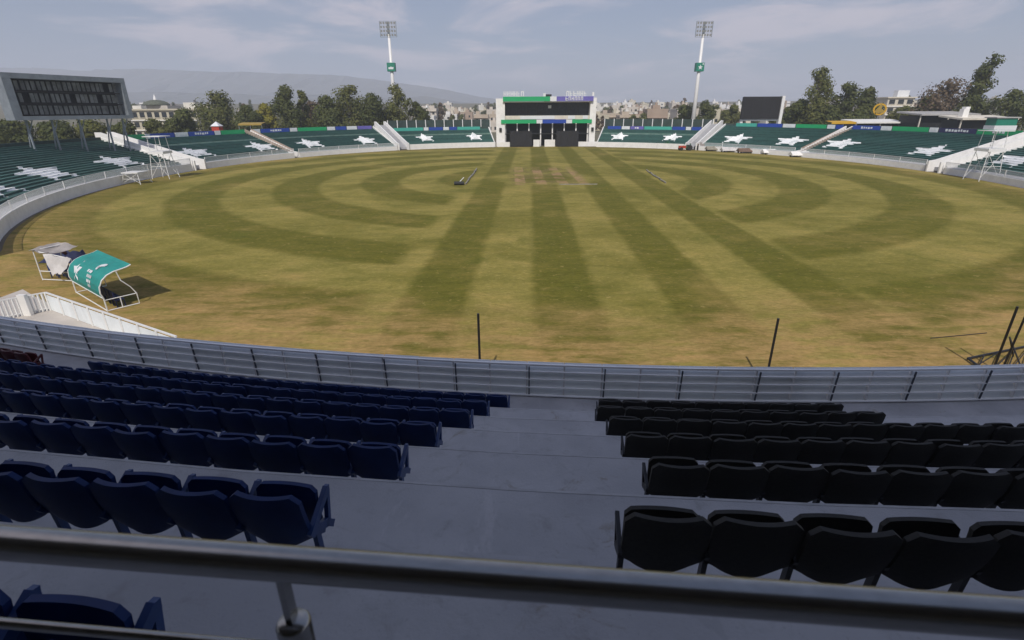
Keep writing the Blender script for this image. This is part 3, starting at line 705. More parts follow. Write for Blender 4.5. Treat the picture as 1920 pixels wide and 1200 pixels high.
# ------------------------------------------------------------------ floodlights
def floodlight(px_base, px_head, D, label, right):
    base = at(*px_base, D); base.z = 0; head = at(*px_head, D); x = base.x
    root = empty('floodlight_mast', (x, D, 0), label, 'floodlight', 'floodlight masts')
    zt = head.z
    b = MB(); b.tube([(x,D,0),(x,D,zt*.5),(x,D,zt-1.5)], [.80,.62,.42], 12); b.build('mast', M['whitemetal'], root, smooth=True)
    hx = 2.75; hd = empty  # head frame
    b = MB(); 
    for s in (-1,1): b.box((x+s*hx-.08,D-.5,zt-2.4),(x+s*hx+.08,D-.3,zt+2.4))
    for zz in (-2.4,-1.2,0,1.2,2.3): b.box((x-hx,D-.45,zt+zz),(x+hx,D-.33,zt+zz+.1))
    b.box((x-.35,D-.3,zt-2.6),(x+.35,D+.1,zt+2.2)); fr = b.build('head_frame', M['galv'], root)
    lm = MB(); lm.tube([(0,.30,.0),(0,.05,0),(0,-.05,-.02)], [.16,.33,.36], 8); lm = lm.mesh('floodlight_lamp', [M['lampglass']])
    for r_ in range(4):
        for c in range(6):
            inst('lamp', lm, root, (-2.25+c*.9, -.55, zt-1.75+r_*1.2), (R(14),0,0))
    sb = at(px_base[0]*.35+px_head[0]*.65 if False else (px_base[0]+px_head[0])/2, 126, D).z
    b = MB(); b.box((x-1.35,D-1.05,sb-1.35),(x+1.35,D+1.05,sb+1.35)); sg = b.build('sign_box', M['signgreen'], root)
    b = MB(); pl = star_poly(.85,.36) if right else [(-.8,-.6),(.8,-.6),(.95,.05),(.3,.1),(.0,.25),(-.4,.0),(-.9,-.05)]
    b.prism([(x+px_, D-1.09, sb+pz_-.1) for px_, pz_ in pl], (0,.035,0)); b.build('sign_mark', M['adwhite'], root)
    if right: b = MB(); b.box((x+.65,D-1.09,sb+.75),(x+1.15,D-1.055,sb+1.1)); b.build('sign_mark', M['adwhite'], root)
    b = MB(); b.box((x-1.6,D-1.6,-.02),(x+1.6,D+1.6,.5)); b.build('footing', M['concrete'], root)
M['lampglass'] = mat('lamp_grey_glass', (.40,.40,.38), .3, .15, 3)
M['signgreen'] = mat('sign_green', (.01,.20,.13), .5, .06, 1)
floodlight((742,222), (725,55), 200, 'left tall white floodlight mast with green box behind the trees', False)
floodlight((1300,222), (1320,55), 200, 'right tall white floodlight mast with green star box over the town', True)

# ------------------------------------------------------------------ scoreboard and replay screen
TR = at(228,147,98); zt = TR.z; BR = Vector((TR.x, TR.y, at(243,222,98).z)); TL = gnd(-14,134,zt) if False else None
d0 = ray(-6,135); k = (zt-CAMZ)/d0.z; TLp = Vector((0,0,CAMZ)) + d0*k
ux = (Vector((TR.x,TR.y,0)) - Vector((TLp.x,TLp.y,0))); WS = min(ux.length, 26.0); ux.normalize(); ny = Vector((-ux.y, ux.x, 0))
if ny.y < 0: ny = -ny
O = Vector((TR.x,TR.y,0)) - ux*WS
print('scoreboard', TR, TLp, WS, BR.z)
sbd = empty('scoreboard', (O.x+ux.x*WS/2, O.y+ux.y*WS/2, 0), 'large grey-framed scoreboard of dark louvred panels on steel legs, left', 'scoreboard')
def SB(u, v, z): return O + ux*u + ny*v + Vector((0,0,z))
def sbox(b, u0,u1,v0,v1,z0,z1): b.sweep([[SB(u,v0,z0),SB(u,v0,z1),SB(u,v1,z1),SB(u,v1,z0)] for u in (u0,u1)]); return b
zb = BR.z; fwid = .72
for a in ((0,WS,zt-fwid,zt),(0,WS,zb,zb+.55)): sbox(MB(), a[0],a[1],-.5,1.6,a[2],a[3]).build('frame_beam', M['galv'], sbd)
for a in ((0,1.1),(WS-.75,WS)): sbox(MB(), a[0],a[1],-.48,1.58,zb+.553,zt-fwid-.003).build('frame_side', M['galv'], sbd)
ncol = 22; nrw = 3; ph = (zt-fwid-zb-.55)/nrw; pw = (WS-2.1)/ncol; rr = random.Random(2)
sbox(MB(), 1.1, WS-1.0, 1.2, 1.3, zb+.56, zt-fwid-.01).build('backing', M['dark'], sbd)
for i in range(ncol):
    for j in range(nrw):
        if rr.random() < .07: continue
        dv = rr.uniform(0,.25); b = MB()
        sbox(b, 1.1+i*pw+.10, 1.1+(i+1)*pw-.10*rr.uniform(.5,1.6), .35+dv, .42+dv, zb+.55+j*ph+.22, zb+.55+(j+1)*ph-.22); b.build('panel', M['panel'], sbd)
for j in range(1, nrw): sbox(MB(), 1.1, WS-1.0, .05, .25, zb+.55+j*ph-.09, zb+.55+j*ph+.09).build('shelf_beam', M['blackframe'], sbd)
for u in (2.0, 5.5, 9.5, 14.0, 18.0, WS-1.2):
    if u < WS:
        b = MB(); b.bar(SB(u,.8,0), SB(u,.8,zb+.2), .20, .20); b.bar(SB(u,3.0,0), SB(u+.4,1.2,zb+.2), .14, .14); b.bar(SB(u,.9,zb-2.0), SB(u+1.0,.9,zb+.1), .10, .10); b.build('leg', M['galv'], sbd)
SX0, SX1 = at(1391,205,158).x, at(1462,205,158).x; sz1 = at(1430,181,158).z; sz0 = at(1430,223,158).z
rs = empty('replay_screen', ((SX0+SX1)/2,158,0), 'black replay screen on a white post frame behind the right stand', 'screen')
for i in range(4):
    for j in range(3):
        b = MB(); w4 = (SX1-SX0)/4; h3 = (sz1-sz0)/3; b.box((SX0+i*w4+.01,157.9,sz0+j*h3+.01),(SX0+(i+1)*w4-.01,158.1,sz0+(j+1)*h3-.01)); b.build('screen_module', M['screen'], rs)
b = MB(); b.box((SX1+.05,157.6,0),(SX1+.85,158.9,sz1+.15)); b.build('side_post', M['whitemetal'], rs)
b = MB(); b.box((SX0+.2,158.3,0),(SX0+.9,159.0,sz0+.3)); b.build('leg', M['whitemetal'], rs)
b = MB(); b.box((SX0,158.12,sz0-.5),(SX1,158.5,sz0-.02)); b.build('bottom_beam', M['galv'], rs)
b = MB(); b.box((SX0,158.12,sz0),(SX1,158.6,sz1-.1)); b.build('cabinet', M['dark'], rs)

# ------------------------------------------------------------------ scaffold camera towers
def tower(p, h, w, label, roof=True):
    root = empty('camera_tower', p, label, 'tower', 'white scaffold towers by the boundary'); x, y, z = p
    for i, (sx, sy) in enumerate(((-1,-1),(1,-1),(1,1),(-1,1))):
        b = MB(); b.bar((x+sx*w*.62, y+sy*w*.62, 0), (x+sx*w*.45, y+sy*w*.45, h*.62), .07); b.build('leg', M['whitemetal'], root)
        if roof: b = MB(); b.bar((x+sx*w*.45, y+sy*w*.45, h*.66), (x+sx*w*.40, y+sy*w*.40, h), .06); b.build('roof_post', M['whitemetal'], root)
    for s in (-1, 1):
        for (a, c) in ((-1,1),(1,-1)):
            b = MB(); b.bar((x+a*w*.60, y+s*w*.58, h*.06),(x+c*w*.47, y+s*w*.47, h*.58), .04); b.build('brace', M['whitemetal'], root)
        b = MB(); b.bar((x-w*.52, y+s*w*.53, h*.3),(x+w*.52, y+s*w*.53, h*.3), .06); b.build('cross_bar', M['whitemetal'], root)
    b = MB(); b.box((x-w*.55,y-w*.55,h*.60),(x+w*.55,y+w*.55,h*.66)); b.build('platform', M['whitemetal'], root)
    if roof:
        b = MB(); b.box((x-w*.62,y-w*.62,h),(x+w*.62,y+w*.62,h+.10)); b.build('roof', M['whitemetal'], root)
        for zz in (.74,.82):
            b = MB(); b.bar((x-w*.5,y-w*.5,h*zz),(x+w*.5,y-w*.5,h*zz),.05); b.build('guard_rail', M['whitemetal'], root)
pL = gnd(312,334); tower((pL.x,pL.y,0), 6.3, 2.2, 'tall white scaffold tower with roof by the left stairway')
pL = gnd(258,344); tower((pL.x,pL.y,0), 2.6, 2.2, 'low white scaffold platform left of the tall left tower', False)
pR = gnd(1838,338); tower((pR.x,pR.y,0), 6.8, 2.3, 'tall white scaffold tower with roof by the right stairway')
pR = gnd(1895,340); tower((pR.x+2,pR.y+1.5,0), 2.6, 2.0, 'low white scaffold platform at the right picture edge', False)

# ------------------------------------------------------------------ lower left: apron, gate, railing
b = MB()
ap = [E(R(t), -.1, 0) for t in range(236, 262, 2)]
b.add([Vector((p.x,p.y,.004)) for p in ap] + [Vector((p.x+ (2 if i > 8 else 0), p.y-9, .004)) for i, p in reversed(list(enumerate(ap)))], [tuple(range(2*len(ap)))])
b.build('apron', M['apron'], kind='structure')
fr = empty('ground_railing', E(R(247), 0, 0), 'low white-topped mesh railing running past the green dugout', 'railing')
def Eb(t): return E(R(t), 0, 0)
corner = gnd(85,549,1.0); endp = gnd(330,632,1.0)
seg = [corner.lerp(endp, i/8) for i in range(9)]
for i in range(8):
    p, q = seg[i], seg[i+1]; b = MB(); b.bar((p.x,p.y,.45),(q.x,q.y,.45),.03,.86); b.build('panel', M['fence'], fr)
for i in range(9):
    p = seg[i]; b = MB(); b.box((p.x-.04,p.y-.07,0),(p.x+.04,p.y-.018,1.0)); b.build('post', M['whitemetal'], fr)
b = MB(); b.bar((corner.x,corner.y,1.02),(endp.x,endp.y,1.02),.10,.05); b.build('top_rail', M['whitemetal'], fr)
p1 = corner; p0 = gnd(-20,568,1.0)
gt = empty('boundary_gate', (p0.x,p0.y,0), 'white upright-bar gate at the left end of the ground railing', 'gate')
for i in range(13):
    p = Vector(p0).lerp(p1, i/13); b = MB(); b.box((p.x-.035,p.y-.035,.02),(p.x+.035,p.y+.035,1.0)); b.build('bar', M['whitemetal'], gt)
for zz in (.15,1.02): b = MB(); b.bar((p0.x,p0.y,zz),(p1.x,p1.y,zz),.06,.06); b.build('rail', M['whitemetal'], gt)
pm_ = Vector(p0).lerp(p1, .62); b = MB(); b.box((pm_.x-.2,pm_.y-.25,0),(pm_.x+.2,pm_.y-.05,1.15)); b.build('gate_post', M['white'], gt)

# ------------------------------------------------------------------ dugouts
def fold_chair(b, x, y, z=0):
    b.box((x-.25,y-.22,z+.40),(x+.25,y+.22,z+.45)); b.box((x-.25,y-.25,z+.45),(x+.25,y-.20,z+.9))
    for sx in (-1,1):
        for sy in (-1,1): b.box((x+sx*.22-.02,y+sy*.19-.02,z),(x+sx*.22+.02,y+sy*.19+.02,z+.40))
def dugout(loc, rz, L, canopy, canopy2, label, seatm, style):
    """local: x along the length, +y = open field side"""
    root = empty('dugout_shelter', loc, label, 'shelter', rz=rz)
    Dp = 1.9
    prof = [(-.42,.75),(-.50,1.05),(-.46,1.40),(-.28,1.72),(0,1.95),(.35,2.08),(.75,2.14),(1.0,2.19),(1.2,2.27)]
    if style == 2: prof = [(-.45,.9),(-.40,1.4),(-.15,1.75),(.3,1.95),(.8,2.05)]
    def can(x0, x1, m):
        b = MB(); b.sweep([[(x, y, z) for y, z in prof] + [(x, y+.015, z-.02) for y, z in reversed(prof)] for x in [x0+(x1-x0)*i/8 for i in range(9)]])
        return b.build('canopy', m, root, world=False, smooth=False)
    cobj = can(-L/2, L/2, canopy)
    for s in (-1, 1):
        x = s*L/2
        b = MB(); b.tube([(x,-.42,0)] + [(x,y,z-.03) for y,z in prof], .035, 6); b.build('curved_frame', M['whitemetal'], root, world=False)
        b = MB(); b.tube([(x,-.42,.03),(x,1.1,.03),(x,1.1,.62),(x,.9,1.05),(x,.55,1.5),(x,.45,2.05)], .032, 6); b.build('side_frame', M['whitemetal'], root, world=False)
        b = MB(); b.tube([(x,-.42,.62),(x,1.1,.62)], .028, 6); b.build('side_bar', M['whitemetal'], root, world=False)
        b = MB(); b.tube([(x,.30,.03),(x,.30,.62)], .026, 6); b.build('side_bar', M['whitemetal'], root, world=False)
    for z in (.03,.72):
        b = MB(); b.tube([(-L/2,-.42,z),(L/2,-.42,z)], .032, 6); b.build('back_bar', M['whitemetal'], root, world=False)
    n = int(L/.62)
    for i in range(n):
        b = MB(); fold_chair(b, -L/2+.45+i*.62, .30); b.build('bench_seat', seatm, root, world=False)
    return root, prof
feetA, feetB = Vector((-26.1,29.5,0)), Vector((-21.65,26.1,0))
dv = feetB - feetA; rz = math.atan2(dv.y, dv.x)
mid = (feetA+feetB)/2; nrm = Vector((-math.sin(rz), math.cos(rz), 0)); LD = dv.length*.93
dg, prof = dugout(mid + nrm*.42, rz, LD, M['tarpgreen'], M['tarp2'], 'teal curved-canopy team dugout with white star near the boundary', M['navy'], 1)
def on_canopy(u, s):
    """u along length, s along profile arc (0 bottom .. 1 top), a bit outside"""
    k = s*(len(prof)-1); i = min(int(k), len(prof)-2); f = k-i
    y = prof[i][0]*(1-f)+prof[i+1][0]*f; z = prof[i][1]*(1-f)+prof[i+1][1]*f
    tx, tz = prof[i+1][0]-prof[i][0], prof[i+1][1]-prof[i][1]; l = math.hypot(tx,tz)
    return Vector((u, y - tz/l*.03, z + tx/l*.03))
def decal(name, poly, u0, s0, su, ss, rot=0):
    b = MB(); c_, s_ = math.cos(rot), math.sin(rot)
    pts = [on_canopy(u0 + (x*c_-y*s_)*su, s0 + (x*s_+y*c_)*ss) for x, y in poly]
    ctr = on_canopy(u0, s0); b.add([ctr]+pts, [(0,i+1,(i+1)%len(pts)+1) for i in range(len(pts))]); b.build(name, M['adwhite'], dg, world=False)
decal('star_emblem', star_poly(1,.42), -LD*.24, .33, .62, .25, .1)
for i, (u, s, wd) in enumerate(((.04,.34,.75),(.07,.25,.6),(.0,.43,.5),(.10,.17,.35))):
    q = 0
    while q < wd:
        ww = .10 + .05*((i*7+int(q*20)) % 3); decal('lettering', [(-1,-1),(1,-1),(1,1),(-1,1)], LD*u + .35 + q, s, ww/2, .028); q += ww + .05
arc = [(math.cos(a)*1.0, math.sin(a)*1.0) for a in [.3+.42*i for i in range(12)]] 
for i in range(len(arc)-1):
    (a0,b0),(a1,b1) = arc[i], arc[i+1]; decal('round_emblem', [(a0,b0),(a1,b1),(a1*.75,b1*.75),(a0*.75,b0*.75)], LD*.20, .60, .30, .10)
c0 = Vector((-28.6, 32.2, 0)); ang = rz + .5; e1 = Vector((math.cos(ang), math.sin(ang), 0)); e2 = Vector((-math.sin(ang), math.cos(ang), 0))
bk = empty('collapsed_dugout', c0, 'collapsed white and grey dugout with draped cloth behind the teal one', 'shelter')
def KP(u, v, z): return c0 + e1*u + e2*v + Vector((0,0,z))
for (p_, q_) in (((-1.4,-.5,0),(-1.5,-.4,1.9)),((1.4,-.5,0),(1.2,-.5,1.5)),((-1.4,.9,0),(-1.3,1.2,1.9)),((1.4,.9,0),(1.5,.9,.9)),((-1.5,-.4,1.9),(1.2,-.5,1.5)),((-1.4,-.5,.05),(1.4,-.5,.05)),((-1.4,-.5,.6),(1.4,-.5,.6)),((-1.5,-.4,1.9),(-1.3,1.2,1.9))):
    b = MB(); b.tube([KP(*p_), KP(*q_)], .032, 6); b.build('frame_bar', M['whitemetal'], bk)
rr = random.Random(4)
def cloth(name, A, B, C_, D_, sag, m, n=8):
    b = MB(); top = []; 
    for j in range(n+1):
        for i in range(n+1):
            u, v = i/n, j/n; P = (A*(1-u)+B*u)*(1-v) + (D_*(1-u)+C_*u)*v
            top.append(P + Vector((rr.uniform(-.03,.03), rr.uniform(-.03,.03), -sag*math.sin(math.pi*u)*math.sin(math.pi*v) + .06*math.sin(u*9+v*4) + rr.uniform(-.03,.03))))
    k = len(top); fs = []
    for j in range(n):
        for i in range(n): a_ = j*(n+1)+i; fs += [(a_,a_+1,a_+n+2,a_+n+1), (k+a_,k+a_+n+1,k+a_+n+2,k+a_+1)]
    b.add(top + [p_ - Vector((0,0,.012)) for p_ in top], fs); b.build(name, m, bk, smooth=True)
cloth('grey_canopy', KP(-1.6,-.55,1.95), KP(-.1,-.5,1.75), KP(-.2,1.5,1.8), KP(-1.7,1.5,2.0), .15, M['covergrey2'])
cloth('white_drape', KP(-.6,-.62,1.78), KP(1.35,-.6,1.55), KP(.9,-1.0,.75), KP(.1,-1.05,.55), .10, M['tarpwhite'])
for i in range(4):
    b = MB(); q = KP(-1.05+i*.62, .2, 0); fold_chair(b, q.x, q.y); b.build('bench_seat', M['bluearm'], bk)
tp = empty('folded_tarpaulin', (-31.6,36.6,0), 'crumpled navy tarpaulin on the grass beyond the white dugout', 'tarpaulin')
b = MB(); rr = random.Random(9); gx, gy = 9, 6
vs = [(-32.2+(i/gx-.5)*3.0+rr.uniform(-.1,.1), 36.6+(j/gy-.5)*1.5+rr.uniform(-.1,.1), .03+ (rr.uniform(.15,.75) if 0<i<gx and 0<j<gy else 0)) for j in range(gy+1) for i in range(gx+1)]
b.add(vs, [(j*(gx+1)+i, j*(gx+1)+i+1, (j+1)*(gx+1)+i+1, (j+1)*(gx+1)+i) for j in range(gy) for i in range(gx)]); b.build('cloth', M['navy'], tp)
b = MB(); b.box((-32.9,36.4,.30),(-32.3,36.9,.62)); b.build('red_bundle', M['red'], tp)

# ------------------------------------------------------------------ black poles and frame by the near boundary
for i, (px, py, D, lb) in enumerate(((897,588,17.5,'left thin black net pole standing beyond the white fence'),(1460,597,17.5,'middle thin black net pole standing beyond the white fence'))):
    p = at(px, py, D); root = empty('net_pole', (p.x,p.y,0), lb, 'pole', 'black net poles')
    b = MB(); b.tube([(p.x,p.y,0),(p.x-.01,p.y,p.z)], .045, 8); b.build('pole', M['blackframe'], root)
    b = MB(); b.tube([(p.x,p.y,0),(p.x,p.y,.05)], .16, 12); b.build('base_plate', M['blackframe'], root)
fr2 = empty('net_stand', gnd(1865,690), 'black steel net stand with leaning poles at the right edge', 'frame')
def fbar(name, a, c, w_=.07): b = MB(); b.tube([a, c], w_/2, 6); b.build(name, M['blackframe'], fr2)
A0, A1 = gnd(1858,704), at(1908,575,18.2); fbar('leaning_pole', A0, A1, .09)
A0, A1 = gnd(1876,700), at(1926,585,18.4); fbar('leaning_pole', A0, A1, .08)
T0 = gnd(1815,672,.12); T1 = gnd(1960,642,.12); T2 = gnd(1935,735,.12); T3 = gnd(1870,712,.12)
for a, c in ((T0,T1),(T0,T3),(T3,T2),(T1,T2)): fbar('base_bar', a, c, .10)
for k in range(1,5): fbar('truss_bar', T0.lerp(T1,k/5), T0.lerp(T2,k/5), .05); fbar('truss_bar', T0.lerp(T1,k/5)+Vector((0,0,.02)), T0.lerp(T2,(k-1)/5)+Vector((0,0,.02)), .04)
fbar('strut', gnd(1900,668,.12), at(1893,632,19.5), .06); fbar('strut', gnd(1915,690,.12), at(1893,632,19.5), .06)
hs = empty('painted_shadow', gnd(1745,634), 'thin dark painted shadow on the grass left of the black steel stand', 'shadow')
b = MB(); b.tube([gnd(1745,634,.03), gnd(1800,629,.03), gnd(1850,624,.03)], .02, 5); b.build('shadow', M['blackframe'], hs)  # dark tube laid where the net stand's cast shadow falls

# ------------------------------------------------------------------ pitch covers and groundsman gear on the field
def roll_cover(a, c, r, m, label, endm=None):
    a, c = Vector(a), Vector(c); root = empty('rolled_pitch_cover', (a+c)/2, label, 'pitch cover', 'rolled pitch covers'); n = 14; rr = random.Random(label)
    b = MB(); b.tube([a.lerp(c,i/n)+Vector((rr.uniform(-.12,.12),0,r*.8)) for i in range(n+1)], [r*rr.uniform(.75,1.1) for i in range(n+1)], 8); b.build('roll', m, root)
    for i in range(1, 4):
        p = a.lerp(c, i/4)+Vector((0,0,r*.8)); b = MB(); d = (c-a).normalized()*.12; b.tube([p-d,p+d], r*1.18, 8); b.build('strap', M['navy'], root)
    if endm: 
        p = a + Vector((-.8,-.5,0)); b = MB(); b.tube([p+Vector((-.7,0,.25)),p+Vector((.7,0,.25))], .25, 12); b.build('drum', endm, root)
        b = MB(); b.bar(p+Vector((0,.3,.35)), p+Vector((.6,1.3,.9)), .08); b.build('handle', M['whitemetal'], root)
M['covergrey'] = mat('grey_cover', (.26,.24,.19), .8, .2, 1.2)
roll_cover(gnd(872,346), gnd(895,317), .14, M['covergrey'], 'grey rolled pitch cover with dark drum left of the square', M['dark'])
roll_cover(gnd(1248,344), gnd(1212,320), .13, M['covergrey'], 'grey rolled pitch cover lying right of the square')
cv = empty('ground_sheet', gnd(1085,346), 'thin grey sheet laid along the near end of the pitch square', 'sheet')
p = gnd(1085,346); b = MB(); b.box((p.x-2.6,p.y-.2,.004),(p.x+2.6,p.y+.3,.05)); b.bar((p.x-2.8,p.y,.06),(p.x+2.7,p.y+.1,.06),.08); b.build('sheet', M['covergrey'], cv)
def wheel(b, c, r, w_, ax=(1,0,0)): c = Vector(c); a = Vector(ax)*w_/2; b.tube([c-a, c-a*.6, c+a*.6, c+a], [r*.82, r, r, r*.82], 14)
tg_ = gnd(1286,282); x, y = tg_.x, tg_.y
tr = empty('red_tractor', (x,y,0), 'small red and green tractor parked by the far boundary', 'tractor')
b = MB(); b.box((x-1.9,y-.45,.55),(x-.2,y+.45,1.15)); b.box((x-1.95,y-.3,.62),(x-1.9,y+.3,1.05)); b.build('bonnet', M['redpaint'], tr)
b = MB(); b.box((x-.2,y-.6,.5),(x+1.2,y+.6,1.0)); b.box((x+.3,y-.35,1.0),(x+.95,y+.35,1.12)); b.box((x+.9,y-.35,1.1),(x+1.0,y+.35,1.7)); b.build('body', M['greenpaint'], tr)
for dx, r in ((.7,.68),(-1.4,.42)):
    for s in (-1,1): b = MB(); wheel(b, (x+dx,y+s*.75,r), r, .34, (0,1,0)); b.build('wheel', M['rubber'], tr)
b = MB(); b.bar((x-.2,y,1.0),(x+.15,y,1.55),.05); b.build('steering_column', M['blackframe'], tr)
def roller(px, py, label, m):
    p = gnd(px,py); x, y = p.x, p.y; root = empty('ground_roller', (x,y,0), label, 'roller', 'ground rollers')
    for dx in (-.8,.8): b = MB(); b.tube([(x+dx,y-.7,.55),(x+dx,y+.7,.55)], .55, 16); b.build('drum', M['rubber'] if dx < 0 else m, root)
    b = MB(); b.box((x-.9,y-.5,1.0),(x+.9,y+.5,1.45)); b.box((x-.2,y-.4,1.45),(x+.3,y+.4,1.85)); b.build('engine_body', m, root)
    for sx in (-.8,.8):
        b = MB(); b.bar((x+sx,y-.76,.5),(x+sx,y-.76,1.2),.1); b.bar((x+sx,y+.76,.5),(x+sx,y+.76,1.2),.1); b.build('fork', M['blackframe'], root)
roller(1250,278,'dark green ground roller left of the red tractor at the far boundary', M['greenpaint'])
roller(1312,281,'brown ground roller right of the red tractor at the far boundary', M['brown'])
def cover_cart(px, py, L, m, label):
    p = gnd(px,py); x, y = p.x, p.y; root = empty('mobile_pitch_cover', (x,y,0), label, 'pitch cover', 'wheeled pitch covers')
    b = MB(); b.prism([(x-L/2,y-1,.35),(x-L/2,y+1,.35),(x-L/2,y+.9,.6),(x-L/2,y,1.15),(x-L/2,y-.9,.6)], (L,0,0)); b.build('canopy', m, root)
    for s in (-1,1):
        for q in (-1,1): b = MB(); wheel(b, (x+s*(L/2-.5),y+q*.8,.22), .22, .12, (0,1,0)); b.build('wheel', M['rubber'], root)
cover_cart(1338,283,4.0,M['covergrey'],'grey wheeled pitch cover right of the brown roller')
cover_cart(1367,285,4.0,M['tarpwhite'],'white wheeled pitch cover between two darker covers')
cover_cart(1396,287,3.4,M['brown'],'brown wheeled pitch cover, rightmost in the row by the boundary')
for i, (px, py, L) in enumerate(((1445,289,4.2),(1500,294,4.5))): cover_cart(px, py, L, M['white'], ['long white wheeled cover','longest white wheeled cover'][i] + ' by the right boundary wall, %s from the replay screen' % ORD[i])

# ------------------------------------------------------------------ trees
def tree(name, label, base, h, wd, kind, seed, n=6800, trunk='bark', sparse=0.0, lean=0.0, group='trees behind the stands', low=.18, leaf=.46, lobes=None):
    rr = random.Random(seed); root = empty(name, base, label, 'tree', group)
    nl = lobes or max(6, int(h*.75)); L = []
    for i in range(nl):
        f = (i+.5)/nl; z = h*(low + (.92-low)*f)
        env = math.sin(math.pi*min(1, .22 + .70*f)**.8)*.6 + .22
        a = rr.uniform(0, 2*math.pi); rad = wd*.5*env*rr.uniform(.25,.95)
        sz = wd*rr.uniform(.20,.34)*(1.15 - .40*f)
        L.append((Vector((math.cos(a)*rad + lean*f*h, math.sin(a)*rad, min(z, h-sz*.8))), sz))
    L.append((Vector((lean*h, 0, h-wd*.13)), wd*.14))
    b = MB(); tp = Vector((lean*h*.6, 0, h*.72))
    b.tube([(0,0,-.3),(rr.uniform(-.2,.2)+lean*h*.2,0,h*.3),tp], [max(.14,h*.024),max(.1,h*.018),.05], 7)
    for c, sz in L:
        s = Vector((lean*h*.6*min(1,c.z/h*.8), 0, max(h*.12, c.z*.62))); m_ = s.lerp(c,.5)+Vector((0,0,-.15)); b.tube([s, m_, c], [h*.011,h*.007,.025], 5)
    b.build('trunk', M[trunk], root, world=False)
    tot = sum(s**2 for _, s in L); vs = []; fs = []
    for c, sz in L:
        k = int(n*sz*sz/tot*(1-sparse)); ax = Vector((1, 1, rr.uniform(.75,1.1)))
        for _ in range(k):
            d = Vector((rr.gauss(0,1), rr.gauss(0,1), rr.gauss(0,1))).normalized(); q = rr.random()**.45
            p = c + Vector((d.x*ax.x, d.y*ax.y, d.z*ax.z))*sz*q*rr.uniform(.85,1.18)
            s = leaf*rr.uniform(.5,1.25); nn = (d + Vector((rr.gauss(0,.35),rr.gauss(0,.35),rr.gauss(0,.35)+.15))).normalized(); u = nn.cross(Vector((rr.gauss(0,1),rr.gauss(0,1),rr.gauss(0,1)))).normalized(); v = nn.cross(u)
            i = len(vs); vs += [p-u*s*.9, p-v*s*.6, p+u*s*.9, p+v*s*.6]; fs.append((i,i+1,i+2,i+3))
    me = bpy.data.meshes.new('crown'); me.from_pydata([tuple(p) for p in vs], [], fs); me.materials.append(LEAF[kind]); me.update()
    o = bpy.data.objects.new('crown', me); col.objects.link(o); o.parent = root; return root
def tree_px(name, label, px, py, wpx, D, kind, seed, **kw):
    t = at(px, py, D); zc = D*math.cos(PITCH) - (t.z-CAMZ)*math.sin(PITCH); wd = wpx/FPX*zc
    gz = hgt(math.hypot(t.x, D-60)) - .03
    return tree(name, label, (t.x, D, gz), t.z-gz, wd, kind, seed, **kw)
